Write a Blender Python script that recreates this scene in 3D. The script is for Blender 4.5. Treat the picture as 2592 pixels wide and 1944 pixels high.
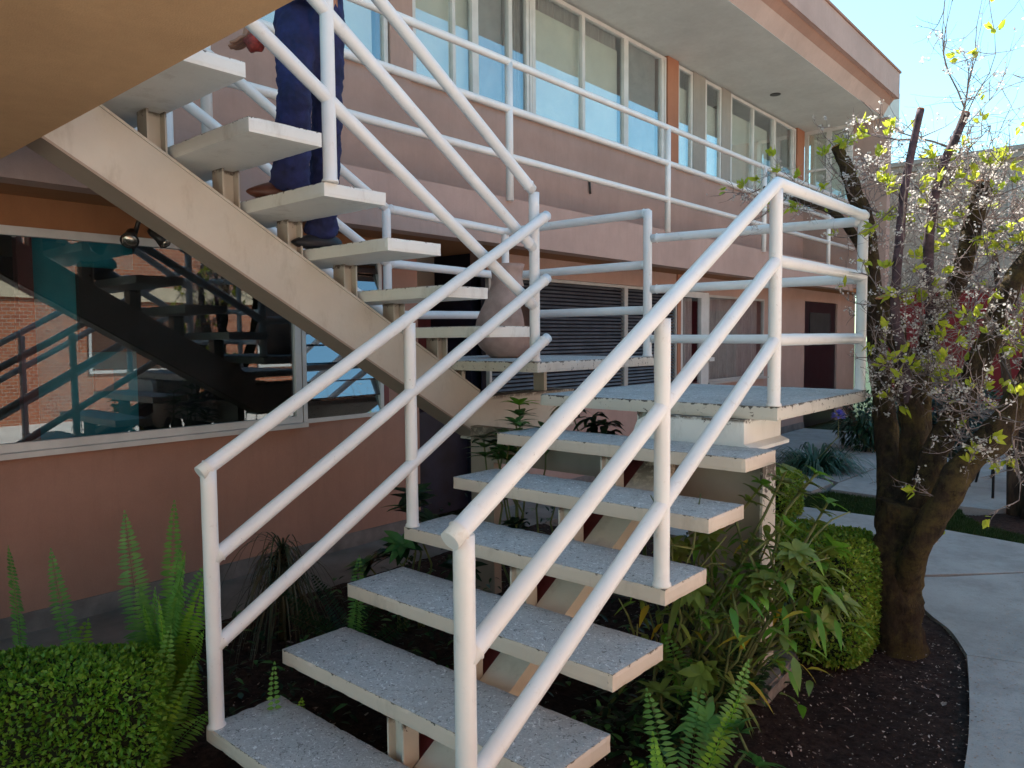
import bpy, bmesh, math, random
from mathutils import Vector, Matrix, Euler, noise
R=math.radians
S=bpy.context.scene
for o in list(bpy.data.objects): bpy.data.objects.remove(o)
COL=S.collection
V=Vector
# ---------------------------------------------------------------- camera
cd=bpy.data.cameras.new('camera'); cam=bpy.data.objects.new('camera',cd); COL.objects.link(cam); S.camera=cam
yaw,pitch,roll=0.7187,-0.0613,-0.0084
F=V((-math.sin(yaw)*math.cos(pitch),math.cos(yaw)*math.cos(pitch),math.sin(pitch)))
Rt=F.cross(V((0,0,1))).normalized(); Up=Rt.cross(F)
R2=math.cos(roll)*Rt+math.sin(roll)*Up; U2=-math.sin(roll)*Rt+math.cos(roll)*Up
m=Matrix((( R2.x,U2.x,-F.x),(R2.y,U2.y,-F.y),(R2.z,U2.z,-F.z))).to_4x4(); m.translation=V((2.4808,-0.8873,1.5162))
cam.matrix_world=m
cd.sensor_width=36; cd.lens=36*1889.11/2592; cd.clip_end=500; cd.clip_start=.02
# ---------------------------------------------------------------- world, sun, exposure
SUN_EL,SUN_AZ=R(54),R(-62)      # azimuth from +Y, negative = towards -X (behind the building)
w=bpy.data.worlds.new('World'); S.world=w; w.use_nodes=True
nt=w.node_tree; nt.nodes.clear()
sky=nt.nodes.new('ShaderNodeTexSky'); sky.sky_type='NISHITA'; sky.sun_disc=False
sky.sun_elevation=SUN_EL; sky.sun_rotation=SUN_AZ; sky.air_density=1.0; sky.dust_density=.6; sky.ozone_density=1.5
bg=nt.nodes.new('ShaderNodeBackground'); bg.inputs[1].default_value=.13
wo=nt.nodes.new('ShaderNodeOutputWorld'); tint=nt.nodes.new('ShaderNodeMix'); tint.data_type='RGBA'; tint.blend_type='MULTIPLY'; tint.inputs[0].default_value=1; tint.inputs[7].default_value=(.62,.85,.76,1); nt.links.new(sky.outputs[0],tint.inputs[6]); nt.links.new(tint.outputs[2],bg.inputs[0]); nt.links.new(bg.outputs[0],wo.inputs[0])
sd=bpy.data.lights.new('sun','SUN'); sd.energy=5; sd.angle=R(.53); sd.color=(1,.95,.87)
so=bpy.data.objects.new('sun',sd); COL.objects.link(so)
sdir=V((math.sin(SUN_AZ)*math.cos(SUN_EL),math.cos(SUN_AZ)*math.cos(SUN_EL),math.sin(SUN_EL)))
so.rotation_euler=sdir.to_track_quat('Z','Y').to_euler(); so.location=sdir*30
S.view_settings.view_transform='Standard'; S.view_settings.look='None'; S.view_settings.exposure=1.78; S.view_settings.gamma=1
S.render.engine='CYCLES'; S.cycles.max_bounces=8; S.cycles.diffuse_bounces=5; S.cycles.transparent_max_bounces=16
S.cycles.sample_clamp_indirect=6

# ---------------------------------------------------------------- materials
M={}
def nodes(name):
    m=bpy.data.materials.new(name); m.use_nodes=True; M[name]=m
    return m,m.node_tree,m.node_tree.nodes['Principled BSDF']
def add(nt,t,**k):
    n=nt.nodes.new(t)
    for a,b in k.items(): setattr(n,a,b)
    return n
def mixc(nt,fac,a,b):
    n=add(nt,'ShaderNodeMix',data_type='RGBA'); 
    for s,v in ((0,fac),(6,a),(7,b)):
        if hasattr(v,'links') or hasattr(v,'is_linked'): nt.links.new(v,n.inputs[s])
        else: n.inputs[s].default_value=(*v,1) if s>0 else v
    return n.outputs[2]
def ramp(nt,src,p0,p1,c0=0,c1=1):
    n=add(nt,'ShaderNodeMapRange'); nt.links.new(src,n.inputs[0])
    n.inputs[1].default_value=p0; n.inputs[2].default_value=p1; n.inputs[3].default_value=c0; n.inputs[4].default_value=c1
    return n.outputs[0]
def ntex(nt,scale,detail=5,rough=.6,coord='Object',stretch=None):
    tc=add(nt,'ShaderNodeTexCoord'); n=add(nt,'ShaderNodeTexNoise'); n.inputs['Scale'].default_value=scale; n.inputs['Detail'].default_value=detail; n.inputs['Roughness'].default_value=rough
    if stretch:
        mp=add(nt,'ShaderNodeMapping'); mp.inputs[3].default_value=stretch; nt.links.new(tc.outputs[coord],mp.inputs[0]); nt.links.new(mp.outputs[0],n.inputs[0])
    else: nt.links.new(tc.outputs[coord],n.inputs[0])
    return n.outputs[0]
def bump(nt,b,src,strength,dist=.01):
    n=add(nt,'ShaderNodeBump'); n.inputs['Strength'].default_value=strength; n.inputs['Distance'].default_value=dist
    nt.links.new(src,n.inputs['Height']); nt.links.new(n.outputs[0],b.inputs['Normal'])
def mat(name,c,rough=.6,var=.12,scale=6,bs=.2,bscale=80,metal=0,c2=None,spec=.5,stretch=None):
    m,nt,b=nodes(name)
    c2=c2 or tuple(x*(1-var*2) for x in c); hi=tuple(min(1,x*(1+var*.5)) for x in c)
    n=ntex(nt,scale,6,stretch=stretch); col=mixc(nt,ramp(nt,n,.35,.65),c2,hi)
    nt.links.new(col,b.inputs['Base Color']); b.inputs['Roughness'].default_value=rough; b.inputs['Metallic'].default_value=metal
    b.inputs['Specular IOR Level'].default_value=spec
    if bs: bump(nt,b,ntex(nt,bscale,4),bs,.004)
    return m
def stucco(name,c,top=None):
    m,nt,b=nodes(name)
    a=mixc(nt,ramp(nt,ntex(nt,1.1,8,.72),.3,.7),tuple(x*.80 for x in c),tuple(x*1.07 for x in c)); a=mixc(nt,ramp(nt,ntex(nt,240,2,.5),.35,.7,0,.16),a,tuple(x*.55 for x in c))
    a=mixc(nt,ramp(nt,ntex(nt,9,6,.75,stretch=(1.5,1.5,.18)),.50,.74,0,.5),a,tuple(x*.74 for x in c))
    nt.links.new(a,b.inputs['Base Color']); b.inputs['Roughness'].default_value=.85; b.inputs['Specular IOR Level'].default_value=.25
    bump(nt,b,ntex(nt,260,3),.35,.003)
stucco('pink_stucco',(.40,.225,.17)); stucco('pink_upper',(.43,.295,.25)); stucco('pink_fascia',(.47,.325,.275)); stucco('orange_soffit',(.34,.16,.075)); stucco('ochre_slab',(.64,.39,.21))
stucco('grey_soffit',(.56,.58,.56)); stucco('bounce_paving',(.60,.57,.52)); stucco('roof_fascia',(.44,.30,.265)); stucco('roof_brown',(.34,.19,.145))
stucco('orange_pillar',(.40,.18,.11)); stucco('grey_plaster',(.33,.31,.28)); stucco('neighbour_grey',(.36,.33,.29)); stucco('neighbour_maroon',(.20,.025,.03))
def painted(name,c,chip_amt,edge=.75,grime=(.28,.23,.17)):
    m,nt,b=nodes(name)
    base=mixc(nt,ramp(nt,ntex(nt,3,6),.35,.7),tuple(x*.88 for x in c),c)
    st=ntex(nt,5,6,.7,stretch=(1.6,1.6,.6)); base=mixc(nt,ramp(nt,st,.54,.78,0,.45),base,grime)
    tc=add(nt,'ShaderNodeTexCoord'); sep=add(nt,'ShaderNodeSeparateXYZ'); nt.links.new(tc.outputs['Generated'],sep.inputs[0])
    em=ramp(nt,sep.outputs[2],edge,1.0)
    n1=ntex(nt,38,7,.72); sm=add(nt,'ShaderNodeMath',operation='MULTIPLY_ADD'); nt.links.new(em,sm.inputs[0]); sm.inputs[1].default_value=.22; nt.links.new(n1,sm.inputs[2])
    chip=ramp(nt,sm.outputs[0],chip_amt,chip_amt+.03)
    base=mixc(nt,chip,base,(.10,.085,.07))
    e2=ramp(nt,sep.outputs[2],.90,.97); n2=ntex(nt,22,6,.75); dm_=add(nt,'ShaderNodeMath',operation='MULTIPLY'); nt.links.new(e2,dm_.inputs[0]); nt.links.new(ramp(nt,n2,.38,.52,0,.92),dm_.inputs[1])
    if edge<.9: base=mixc(nt,dm_.outputs[0],base,(.13,.105,.08))
    nt.links.new(base,b.inputs['Base Color']); b.inputs['Roughness'].default_value=.5; b.inputs['Specular IOR Level'].default_value=.35
    bump(nt,b,ntex(nt,55,5),.25,.003)
painted('tread_side',(.70,.60,.50),.685); painted('tread_side_peeled',(.66,.62,.54),.60)
painted('tread_side_white',(.80,.80,.76),.70); painted('beam_paint',(.64,.60,.53),.95); painted('stub_paint',(.60,.55,.46),.70)
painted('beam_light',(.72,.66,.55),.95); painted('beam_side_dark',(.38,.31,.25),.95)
def railmat():
    m,nt,b=nodes('rail_paint')
    base=mixc(nt,ramp(nt,ntex(nt,4,6),.35,.7),(.76,.75,.73),(.84,.835,.82))
    base=mixc(nt,ramp(nt,ntex(nt,18,7,.8),.58,.74,0,.45),base,(.42,.35,.27))
    base=mixc(nt,ramp(nt,ntex(nt,60,5,.7),.70,.73),base,(.12,.09,.07))
    nt.links.new(base,b.inputs['Base Color']); b.inputs['Roughness'].default_value=.36; bump(nt,b,ntex(nt,60,4),.22,.002)
railmat()
def treadtop():
    m,nt,b=nodes('tread_top')
    base=mixc(nt,ramp(nt,ntex(nt,5,6,.7),.3,.7),(.42,.42,.42),(.55,.55,.54))
    def fleck(scale,dist):
        tc=add(nt,'ShaderNodeTexCoord'); n=add(nt,'ShaderNodeTexNoise'); n.inputs['Scale'].default_value=scale; n.inputs['Detail'].default_value=4; n.inputs['Roughness'].default_value=.7; n.inputs['Distortion'].default_value=dist; nt.links.new(tc.outputs['Object'],n.inputs[0]); return n.outputs[0]
    fine=ntex(nt,170,3,.7); base=mixc(nt,ramp(nt,fine,.35,.65,0,.35),base,(.24,.24,.24))
    g=fleck(52,1.6); base=mixc(nt,ramp(nt,g,.575,.62,0,.9),base,(.13,.125,.12))
    g2=fleck(47,1.9); base=mixc(nt,ramp(nt,g2,.585,.62,0,.9),base,(.82,.82,.81))
    st=ntex(nt,2.6,6,.75); base=mixc(nt,ramp(nt,st,.48,.72,0,.5),base,(.25,.235,.21))
    nt.links.new(base,b.inputs['Base Color']); b.inputs['Roughness'].default_value=.75; bump(nt,b,g,.9,.006)
treadtop()
def glass(name,tint,refl,rough=.0,gl=(.9,.95,1)):
    m,nt,b=nodes(name); nt.nodes.remove(b); out=nt.nodes['Material Output']
    t=add(nt,'ShaderNodeBsdfTransparent'); t.inputs[0].default_value=(*tint,1)
    g=add(nt,'ShaderNodeBsdfGlossy'); g.inputs[0].default_value=(*gl,1); g.inputs[1].default_value=rough
    lw=add(nt,'ShaderNodeLayerWeight'); lw.inputs[0].default_value=.5; fr=add(nt,'ShaderNodeMath',operation='POWER'); nt.links.new(lw.outputs['Facing'],fr.inputs[0]); fr.inputs[1].default_value=4
    ad=add(nt,'ShaderNodeMath',operation='MULTIPLY_ADD',use_clamp=True); nt.links.new(fr.outputs[0],ad.inputs[0]); ad.inputs[1].default_value=.8; ad.inputs[2].default_value=.03+refl
    mx=add(nt,'ShaderNodeMixShader'); nt.links.new(ad.outputs[0],mx.inputs[0]); nt.links.new(t.outputs[0],mx.inputs[1]); nt.links.new(g.outputs[0],mx.inputs[2]); nt.links.new(mx.outputs[0],out.inputs[0])
    # very slight waviness of old panes
    bn=add(nt,'ShaderNodeBump'); bn.inputs['Strength'].default_value=.04; bn.inputs['Distance'].default_value=.01; nt.links.new(ntex(nt,2.2,1),bn.inputs['Height']); nt.links.new(bn.outputs[0],g.inputs['Normal'])
glass('glass_upper',(.93,.95,.94),.16); glass('glass_plain',(.90,.90,.90),.0); glass('glass_dark',(.80,.84,.86),.05); glass('glass_louvre',(.35,.40,.42),.33,.02,(.72,.76,.80)); mat('louvre_dark',(.10,.10,.11),.35,.2)
mat('frame_white',(.60,.60,.58),.45,.06); mat('frame_grey',(.42,.40,.37),.5,.08); mat('blind_pale',(.80,.80,.70),.8,.05,c2=(.72,.73,.65)); mat('blind_dark',(.42,.42,.42),.8,.1); mat('curtain',(.46,.42,.40),.9,.2,scale=30,stretch=(8,8,.2))
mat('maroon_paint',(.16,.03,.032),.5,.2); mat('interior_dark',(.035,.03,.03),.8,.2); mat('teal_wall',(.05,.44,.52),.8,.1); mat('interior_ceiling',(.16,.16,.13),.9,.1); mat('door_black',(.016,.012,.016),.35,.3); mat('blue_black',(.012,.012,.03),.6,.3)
mat('interior_floor',(.08,.05,.04),.5,.2)
mat('black_metal',(.02,.018,.016),.4,.2); mat('lamp_chrome',(.55,.48,.40),.22,.1,metal=.9); mat('lamp_glass',(.6,.55,.45),.12,.15,scale=20)
mat('clay',(.46,.31,.25),.7,.2,c2=(.30,.19,.15),bs=.5,bscale=30); mat('soil',(.04,.026,.02),.95,.4,scale=18,bs=1,bscale=60)
mat('skirting',(.20,.18,.17),.7,.2); mat('floor_tile',(.21,.19,.17),.55,.2,scale=3)
mat('jeans',(.020,.026,.11),.85,.25,scale=14,bs=.4,bscale=240,c2=(.012,.015,.055)); mat('skin',(.42,.20,.12),.5,.1); mat('shirt',(.33,.33,.36),.85,.1); mat('hair',(.02,.013,.01),.5,.2); mat('shoe_brown',(.13,.04,.022),.45,.2); mat('shoe_dark',(.015,.015,.02),.5,.2); mat('red_cloth',(.35,.05,.035),.7,.3,scale=40); mat('strap_white',(.7,.68,.64),.6,.1)
mat('bark',(.085,.052,.032),.95,.4,c2=(.035,.02,.014),scale=9,bs=1,bscale=38,stretch=(2.2,2.2,.5))
def barkmoss():
    m,nt,b=nodes('bark_moss')
    a=mixc(nt,ramp(nt,ntex(nt,14,7,.7,stretch=(2,2,.6)),.3,.7),(.020,.014,.010),(.115,.075,.048))
    a=mixc(nt,ramp(nt,ntex(nt,7,8,.8),.47,.62,0,.8),a,(.17,.125,.045))
    nt.links.new(a,b.inputs['Base Color']); b.inputs['Roughness'].default_value=.95; b.inputs['Specular IOR Level'].default_value=.15
    bump(nt,b,ntex(nt,24,9,.8,stretch=(2.4,2.4,.4)),1,.06)
barkmoss()
mat('twig',(.26,.20,.185),.85,.3,scale=30,bs=0); mat('cut_wood',(.55,.20,.06),.8,.2,scale=40); mat('branch_purple',(.085,.05,.06),.9,.3,scale=20,bs=.6)
def leafmat(name,a,b_,trans=.35,rough=.45,scale=7,spec=.4):
    m,nt,b=nodes(name); out=nt.nodes['Material Output']
    oi=add(nt,'ShaderNodeNewGeometry'); n=add(nt,'ShaderNodeMath',operation='FRACT'); 
    col=mixc(nt,oi.outputs['Random Per Island'],a,b_)
    col=mixc(nt,ramp(nt,ntex(nt,scale,3),.35,.65,0,.6),col,tuple(x*.62 for x in a))
    nt.links.new(col,b.inputs['Base Color']); b.inputs['Roughness'].default_value=rough; b.inputs['Specular IOR Level'].default_value=spec
    t=add(nt,'ShaderNodeBsdfTranslucent'); nt.links.new(col,t.inputs[0])
    mx=add(nt,'ShaderNodeMixShader'); mx.inputs[0].default_value=trans; nt.links.new(b.outputs[0],mx.inputs[1]); nt.links.new(t.outputs[0],mx.inputs[2]); nt.links.new(mx.outputs[0],out.inputs[0])
leafmat('leaf_lawn',(.020,.055,.012),(.045,.10,.025)); leafmat('leaf_hedge',(.07,.22,.015),(.25,.46,.05)); leafmat('leaf_hedge_yellow',(.16,.26,.02),(.36,.46,.06)); leafmat('leaf_fern',(.10,.28,.05),(.20,.42,.08)); leafmat('leaf_fern_light',(.16,.38,.03),(.28,.50,.06))
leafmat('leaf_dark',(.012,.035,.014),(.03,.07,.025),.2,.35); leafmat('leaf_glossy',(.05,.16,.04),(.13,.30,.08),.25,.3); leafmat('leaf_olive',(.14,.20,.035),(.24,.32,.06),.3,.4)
leafmat('leaf_grassy',(.03,.05,.018),(.12,.085,.045),.2,.45); leafmat('leaf_agap',(.02,.075,.045),(.07,.16,.10),.25,.35); leafmat('leaf_teal',(.015,.07,.08),(.04,.14,.14),.2,.35)
leafmat('leaf_spring',(.42,.52,.04),(.60,.60,.06),.55,.5); leafmat('blossom',(.62,.56,.54),(.80,.78,.70),.5,.6,spec=.2); leafmat('petal_blue',(.18,.16,.62),(.34,.30,.80),.4,.5); leafmat('leaf_yellowed',(.45,.36,.03),(.60,.42,.04),.4,.5); leafmat('leaf_red',(.30,.05,.03),(.42,.10,.05),.4,.5)
mat('stem_green',(.13,.15,.04),.6,.25,scale=20,bs=0); mat('stem_brown',(.16,.10,.06),.8,.3,scale=20,bs=0)
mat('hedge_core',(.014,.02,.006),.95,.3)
def ground_mats():
    m,nt,b=nodes('mulch')
    a=mixc(nt,ramp(nt,ntex(nt,30,8,.8),.35,.7),(.024,.015,.013),(.12,.075,.062))
    a=mixc(nt,ramp(nt,ntex(nt,2,4),.4,.7,0,.5),a,(.018,.012,.011))
    nt.links.new(a,b.inputs['Base Color']); b.inputs['Roughness'].default_value=.95; b.inputs['Specular IOR Level'].default_value=.1; bump(nt,b,ntex(nt,60,8,.8),1,.03)
    m,nt,b=nodes('concrete_path')
    a=mixc(nt,ramp(nt,ntex(nt,1.6,7,.7),.3,.7),(.27,.265,.255),(.37,.365,.35))
    a=mixc(nt,ramp(nt,ntex(nt,3.0,9,.8),.46,.64,0,.6),a,(.19,.18,.165)); a=mixc(nt,ramp(nt,ntex(nt,90,4,.7),.58,.68,0,.55),a,(.16,.15,.14)); a=mixc(nt,ramp(nt,ntex(nt,7,7,.8),.60,.75,0,.5),a,(.17,.16,.14))
    nt.links.new(a,b.inputs['Base Color']); b.inputs['Roughness'].default_value=.85; bump(nt,b,ntex(nt,140,5,.7),.5,.004)
    m,nt,b=nodes('lawn_soil')
    a=mixc(nt,ramp(nt,ntex(nt,25,6),.3,.7),(.010,.028,.008),(.025,.055,.016)); nt.links.new(a,b.inputs['Base Color']); b.inputs['Roughness'].default_value=1; bump(nt,b,ntex(nt,150,5),1,.02)
ground_mats()
mat('concrete_footing',(.24,.215,.19),.9,.3,scale=12,bs=1,bscale=50)
def brick():
    m,nt,b=nodes('brick'); tc=add(nt,'ShaderNodeTexCoord'); sx=add(nt,'ShaderNodeSeparateXYZ'); mp=add(nt,'ShaderNodeCombineXYZ'); nt.links.new(tc.outputs['Object'],sx.inputs[0]); nt.links.new(sx.outputs[1],mp.inputs[0]); nt.links.new(sx.outputs[2],mp.inputs[1])
    br=add(nt,'ShaderNodeTexBrick'); br.inputs['Scale'].default_value=4; br.inputs[1].default_value=(.42,.14,.06,1); br.inputs[2].default_value=(.32,.10,.05,1); br.inputs[3].default_value=(.4,.34,.28,1)
    nt.links.new(mp.outputs[0],br.inputs[0]); nt.links.new(br.outputs[0],b.inputs['Base Color']); b.inputs['Roughness'].default_value=.9
brick()
mat('cream_band',(.6,.5,.35),.8,.1)
mat('debris',(.42,.32,.27),.9,.4,scale=50,bs=0,c2=(.14,.08,.06))

# ---------------------------------------------------------------- object helpers
def link(o,parent=None):
    COL.objects.link(o)
    if parent: o.parent=parent
    return o
def thing(name,label,cat,loc=(0,0,0),group=None):
    o=bpy.data.objects.new(name,None); o.location=loc; o.empty_display_size=.1; link(o); o['label']=label; o['category']=cat
    if group:o['group']=group
    return o
def tag(o,label,cat,group=None):
    o['label']=label;o['category']=cat
    if group:o['group']=group
    return o
def obj(name,bm,mats,parent=None,smooth=False,kind=None,label=None,loc=None):
    me=bpy.data.meshes.new(name)
    if smooth:
        for f in bm.faces:f.smooth=True
    bm.to_mesh(me);bm.free()
    for mm in (mats if isinstance(mats,(list,tuple)) else [mats]): me.materials.append(M[mm])
    o=bpy.data.objects.new(name,me)
    if parent:
        # vertices are written in world coordinates: shift into the parent's frame
        me.transform(Matrix.Translation(-V(world_loc(parent))))
    elif loc is not None:
        me.transform(Matrix.Translation(-V(loc))); o.location=loc
    link(o,parent)
    if kind:o['kind']=kind
    if label:o['label']=label
    return o
def world_loc(o):
    v=V(o.location)
    while o.parent: o=o.parent; v+=V(o.location)
    return v
def box(bm,x0,x1,y0,y1,z0,z1,bev=0,mi=0):
    r=bmesh.ops.create_cube(bm,size=1)['verts']
    for v in r: v.co=V(((x0+x1)/2+v.co.x*(x1-x0),(y0+y1)/2+v.co.y*(y1-y0),(z0+z1)/2+v.co.z*(z1-z0)))
    fs={f for v in r for f in v.link_faces}
    for f in fs:f.material_index=mi
    if bev:
        es={e for v in r for e in v.link_edges}
        bmesh.ops.bevel(bm,geom=list(es),offset=bev,segments=2,affect='EDGES',profile=.5)
    return r
def B(*boxes,bev=0):
    bm=bmesh.new()
    for b in boxes: box(bm,*b,bev=bev)
    return bm
def tube(bm,pts,r,seg=14,cap=True,mi=0):
    pts=[V(p) for p in pts]; n=len(pts); rs=r if isinstance(r,(list,tuple)) else [r]*n
    up=V((0,0,1)); rings=[]; prev=None
    for i,p in enumerate(pts):
        if i==0:t=(pts[1]-p).normalized()
        elif i==n-1:t=(p-pts[i-1]).normalized()
        else:
            a=(p-pts[i-1]).normalized();b=(pts[i+1]-p).normalized();t=(a+b).normalized()
        if prev is None:
            x=t.cross(up); 
            if x.length<.1:x=t.cross(V((1,0,0)))
            x.normalize()
        else: x=(prev-t*prev.dot(t)).normalized()
        prev=x;y=t.cross(x); k=1.
        if 0<i<n-1:
            c=a.dot(b); k=1/max(.5,math.sqrt((1+c)/2))
        mit=None
        if 0<i<n-1 and k>1.01: mit=(b-a).normalized()
        ring=[]
        for s in range(seg):
            an=2*math.pi*s/seg; d=x*math.cos(an)+y*math.sin(an)
            if mit is not None: d=d+mit*d.dot(mit)*(k-1)
            ring.append(bm.verts.new(p+d*rs[i]))
        rings.append(ring)
    for a,b in zip(rings,rings[1:]):
        for s in range(seg):
            f=bm.faces.new((a[s],a[(s+1)%seg],b[(s+1)%seg],b[s])); f.smooth=True; f.material_index=mi
    if cap:
        for ring,rev in((rings[0],True),(rings[-1],False)):
            f=bm.faces.new(ring[::-1] if rev else ring); f.material_index=mi
    return bm
def T(pts,r,seg=14): return tube(bmesh.new(),pts,r,seg)
def poly(bm,pts,z,h=0):
    vs=[bm.verts.new((x,y,z)) for x,y in pts]; f=bm.faces.new(vs)
    if h:
        r=bmesh.ops.extrude_face_region(bm,geom=[f]); 
        for g in r['geom']:
            if isinstance(g,bmesh.types.BMVert): g.co.z+=h
    bmesh.ops.recalc_face_normals(bm,faces=bm.faces[:])
    return bm
def struct(name,bm,mm,smooth=False): return obj(name,bm,mm,None,smooth,'structure')

# ---------------------------------------------------------------- ground
rg=random.Random(3)
def gridsheet(x0,x1,y0,y1,nx,ny,z,amp,sc):
    bm=bmesh.new(); vs=[[bm.verts.new((x0+(x1-x0)*i/nx,y0+(y1-y0)*j/ny,0)) for j in range(ny+1)] for i in range(nx+1)]
    for r in vs:
        for v in r: v.co.z=z+amp*noise.noise(v.co*sc)
    for i in range(nx):
        for j in range(ny): bm.faces.new((vs[i][j],vs[i+1][j],vs[i+1][j+1],vs[i][j+1])).smooth=True
    return bm
struct('ground',poly(bmesh.new(),[(-200,-200),(200,-200),(200,200),(-200,200)],-.06),'lawn_soil')
# planting bed with crumbly mulch, cut at its kerb curve
bedR=[(.06,-1.7),(2.05,-1.7),(2.08,.6),(2.05,1.5),(2.0,2.06),(1.95,2.42),(1.89,2.76),(1.82,3.11),(1.72,3.3),(1.6,3.47),(1.48,3.65),(1.30,3.85),(1.05,4.0),(.5,4.02),(-.4,3.95),(-1.3,3.7),(-1.3,-1.7)]
def bed_mesh(outline,nx,ny,z,amp,seed):
    xs=[p[0] for p in outline];ys=[p[1] for p in outline]
    bm=gridsheet(min(xs),max(xs),min(ys),max(ys),nx,ny,z,0,1)
    n=len(outline)
    for i in range(n):
        a=V((*outline[i],0));b=V((*outline[(i+1)%n],0)); 
    # keep faces whose centre lies inside the outline
    def inside(x,y):
        c=False;j=n-1
        for i in range(n):
            xi,yi=outline[i];xj,yj=outline[j]
            if (yi>y)!=(yj>y) and x<(xj-xi)*(y-yi)/(yj-yi)+xi:c=not c
            j=i
        return c
    dele=[f for f in bm.faces if not inside(*f.calc_center_median().xy)]
    bmesh.ops.delete(bm,geom=dele,context='FACES')
    for v in bm.verts:
        p=v.co*9; v.co.z=z+amp*(noise.noise(p)+.5*noise.noise(p*2.7)+.35*noise.noise(p*7))
    return bm,inside
bm,_b=bed_mesh([(x+(.05 if x>1.4 else 0),y+(.04 if y>3.2 else 0)) for x,y in bedR],170,290,.010,.011,1)
struct('mulch_bed_soil',bm,'mulch')
_,inbed=bed_mesh(bedR,2,2,0,0,1)
# concrete garden paths (sheets a few mm apart, each with real thickness)
def slab(pts,z=-.06,h=.092): return poly(bmesh.new(),pts,z,h)
def smooth(P,k=6):
    out=[]
    for i in range(len(P)-1):
        a,b,c,d=P[max(i-1,0)],P[i],P[i+1],P[min(i+2,len(P)-1)]
        for j in range(k):
            t=j/k; out.append(tuple(.5*(2*b[q]+(c[q]-a[q])*t+(2*a[q]-5*b[q]+4*c[q]-d[q])*t*t+(3*b[q]-a[q]-3*c[q]+d[q])*t**3) for q in(0,1)))
    return out+[P[-1]]
kA=smooth([(1.838,3.034),(1.893,2.76),(1.953,2.42),(2.004,2.06),(2.054,1.5),(2.084,.6),(2.054,-1.75)]); kB=smooth([(1.20,3.98),(1.304,3.853),(1.483,3.655),(1.603,3.473),(1.724,3.303),(1.838,3.04)])
p1=[(2.9,-1.75),(2.9,3.35)]+kA
p2=[(2.9,3.36),(2.9,5.64),(2.75,5.62),(1.93,4.70),(1.52,4.25)]+kB
p3=[(1.19,3.99),(1.92,4.71),(2.74,5.63),(1.78,5.41),(1.27,5.50),(.76,5.63),(.11,5.60),(-.35,5.45),(-.45,4.06),(.5,4.07),(1.05,4.05)]
struct('bounce_plaza',slab([(2.91,-60),(60,-60),(60,60),(2.91,60)],-.06,.088),'bounce_paving')  # unseen paving, added pale to bounce sunlight into the shaded side
for i,p in enumerate((p1,p2,p3)): struct('concrete_path',slab(p),'concrete_path')
struct('concrete_path',slab([(-.60,7.25),(-.31,7.16),(.03,6.93),(.09,8.13),(.02,11.2),(-1.85,11.2),(-1.85,7.9)]),'concrete_path') 
struct('concrete_path',slab([(.05,6.87),(.09,6.52),(.57,6.48),(1.20,6.47),(1.44,6.49),(1.52,6.67),(1.75,7.2),(2.9,7.4),(2.9,10.2),(.9,10.2),(.11,8.1)]),'concrete_path')
struct('concrete_path',slab([(-.30,7.10),(.0,6.88),(-.02,6.31),(-.40,6.45),(-.75,7.2)],-.06,.09),'concrete_path')
bm,_=bed_mesh([(-1.2,5.4),(-.2,5.45),(.1,5.6),(.06,5.75),(0,6.3),(-.4,6.5),(-.75,7.2),(-.6,7.25),(-1.2,7.9),(-1.5,7)],60,60,.0,.012,2); struct('far_bed_soil',bm,'mulch')
bm,_=bed_mesh([(1.55,6.6),(1.27,6.25),(1.45,5.95),(1.8,5.75),(2.4,5.9),(2.6,7.0),(1.78,7.1)],60,60,.0,.012,2); struct('far_bed_soil',bm,'mulch')
bm,_=bed_mesh([(-.55,7.3),(-.3,7.2),(.02,7.0),(.06,8.0),(.0,9.0),(-1.0,8.6),(-1.1,7.8)],50,50,.02,.015,2); struct('far_bed_soil',bm,'mulch')
# lawn strips: soil sheet + real blades
def lawn(outline,n,seed):
    bm,ins=bed_mesh(outline,40,40,.0,.004,seed); struct('lawn',bm,'lawn_soil')
    r=random.Random(seed); bm=bmesh.new(); xs=[p[0] for p in outline];ys=[p[1] for p in outline];k=0
    while k<n:
        x,y=r.uniform(min(xs),max(xs)),r.uniform(min(ys),max(ys))
        if not ins(x,y):continue
        k+=1;a=r.uniform(0,6.28);h=r.uniform(.012,.035);d=V((math.cos(a),math.sin(a),0))*.003;t=V((r.uniform(-.012,.012),r.uniform(-.012,.012),h))
        p=V((x,y,0));bm.faces.new([bm.verts.new(p-d),bm.verts.new(p+d),bm.verts.new(p+t)])
    return bm
g1=lawn([(.0,6.28),(.09,6.5),(.57,6.46),(1.2,6.45),(1.26,6.24),(1.45,5.94),(1.8,5.73),(2.6,5.8),(2.7,5.64),(1.78,5.43),(1.27,5.52),(.76,5.65),(.11,5.62),(.05,5.75)],26000,5)
o=obj('lawn_grass',g1,'leaf_lawn',None,kind='stuff'); o['label']='short green grass strip between the concrete paths'; o['category']='grass'
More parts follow.
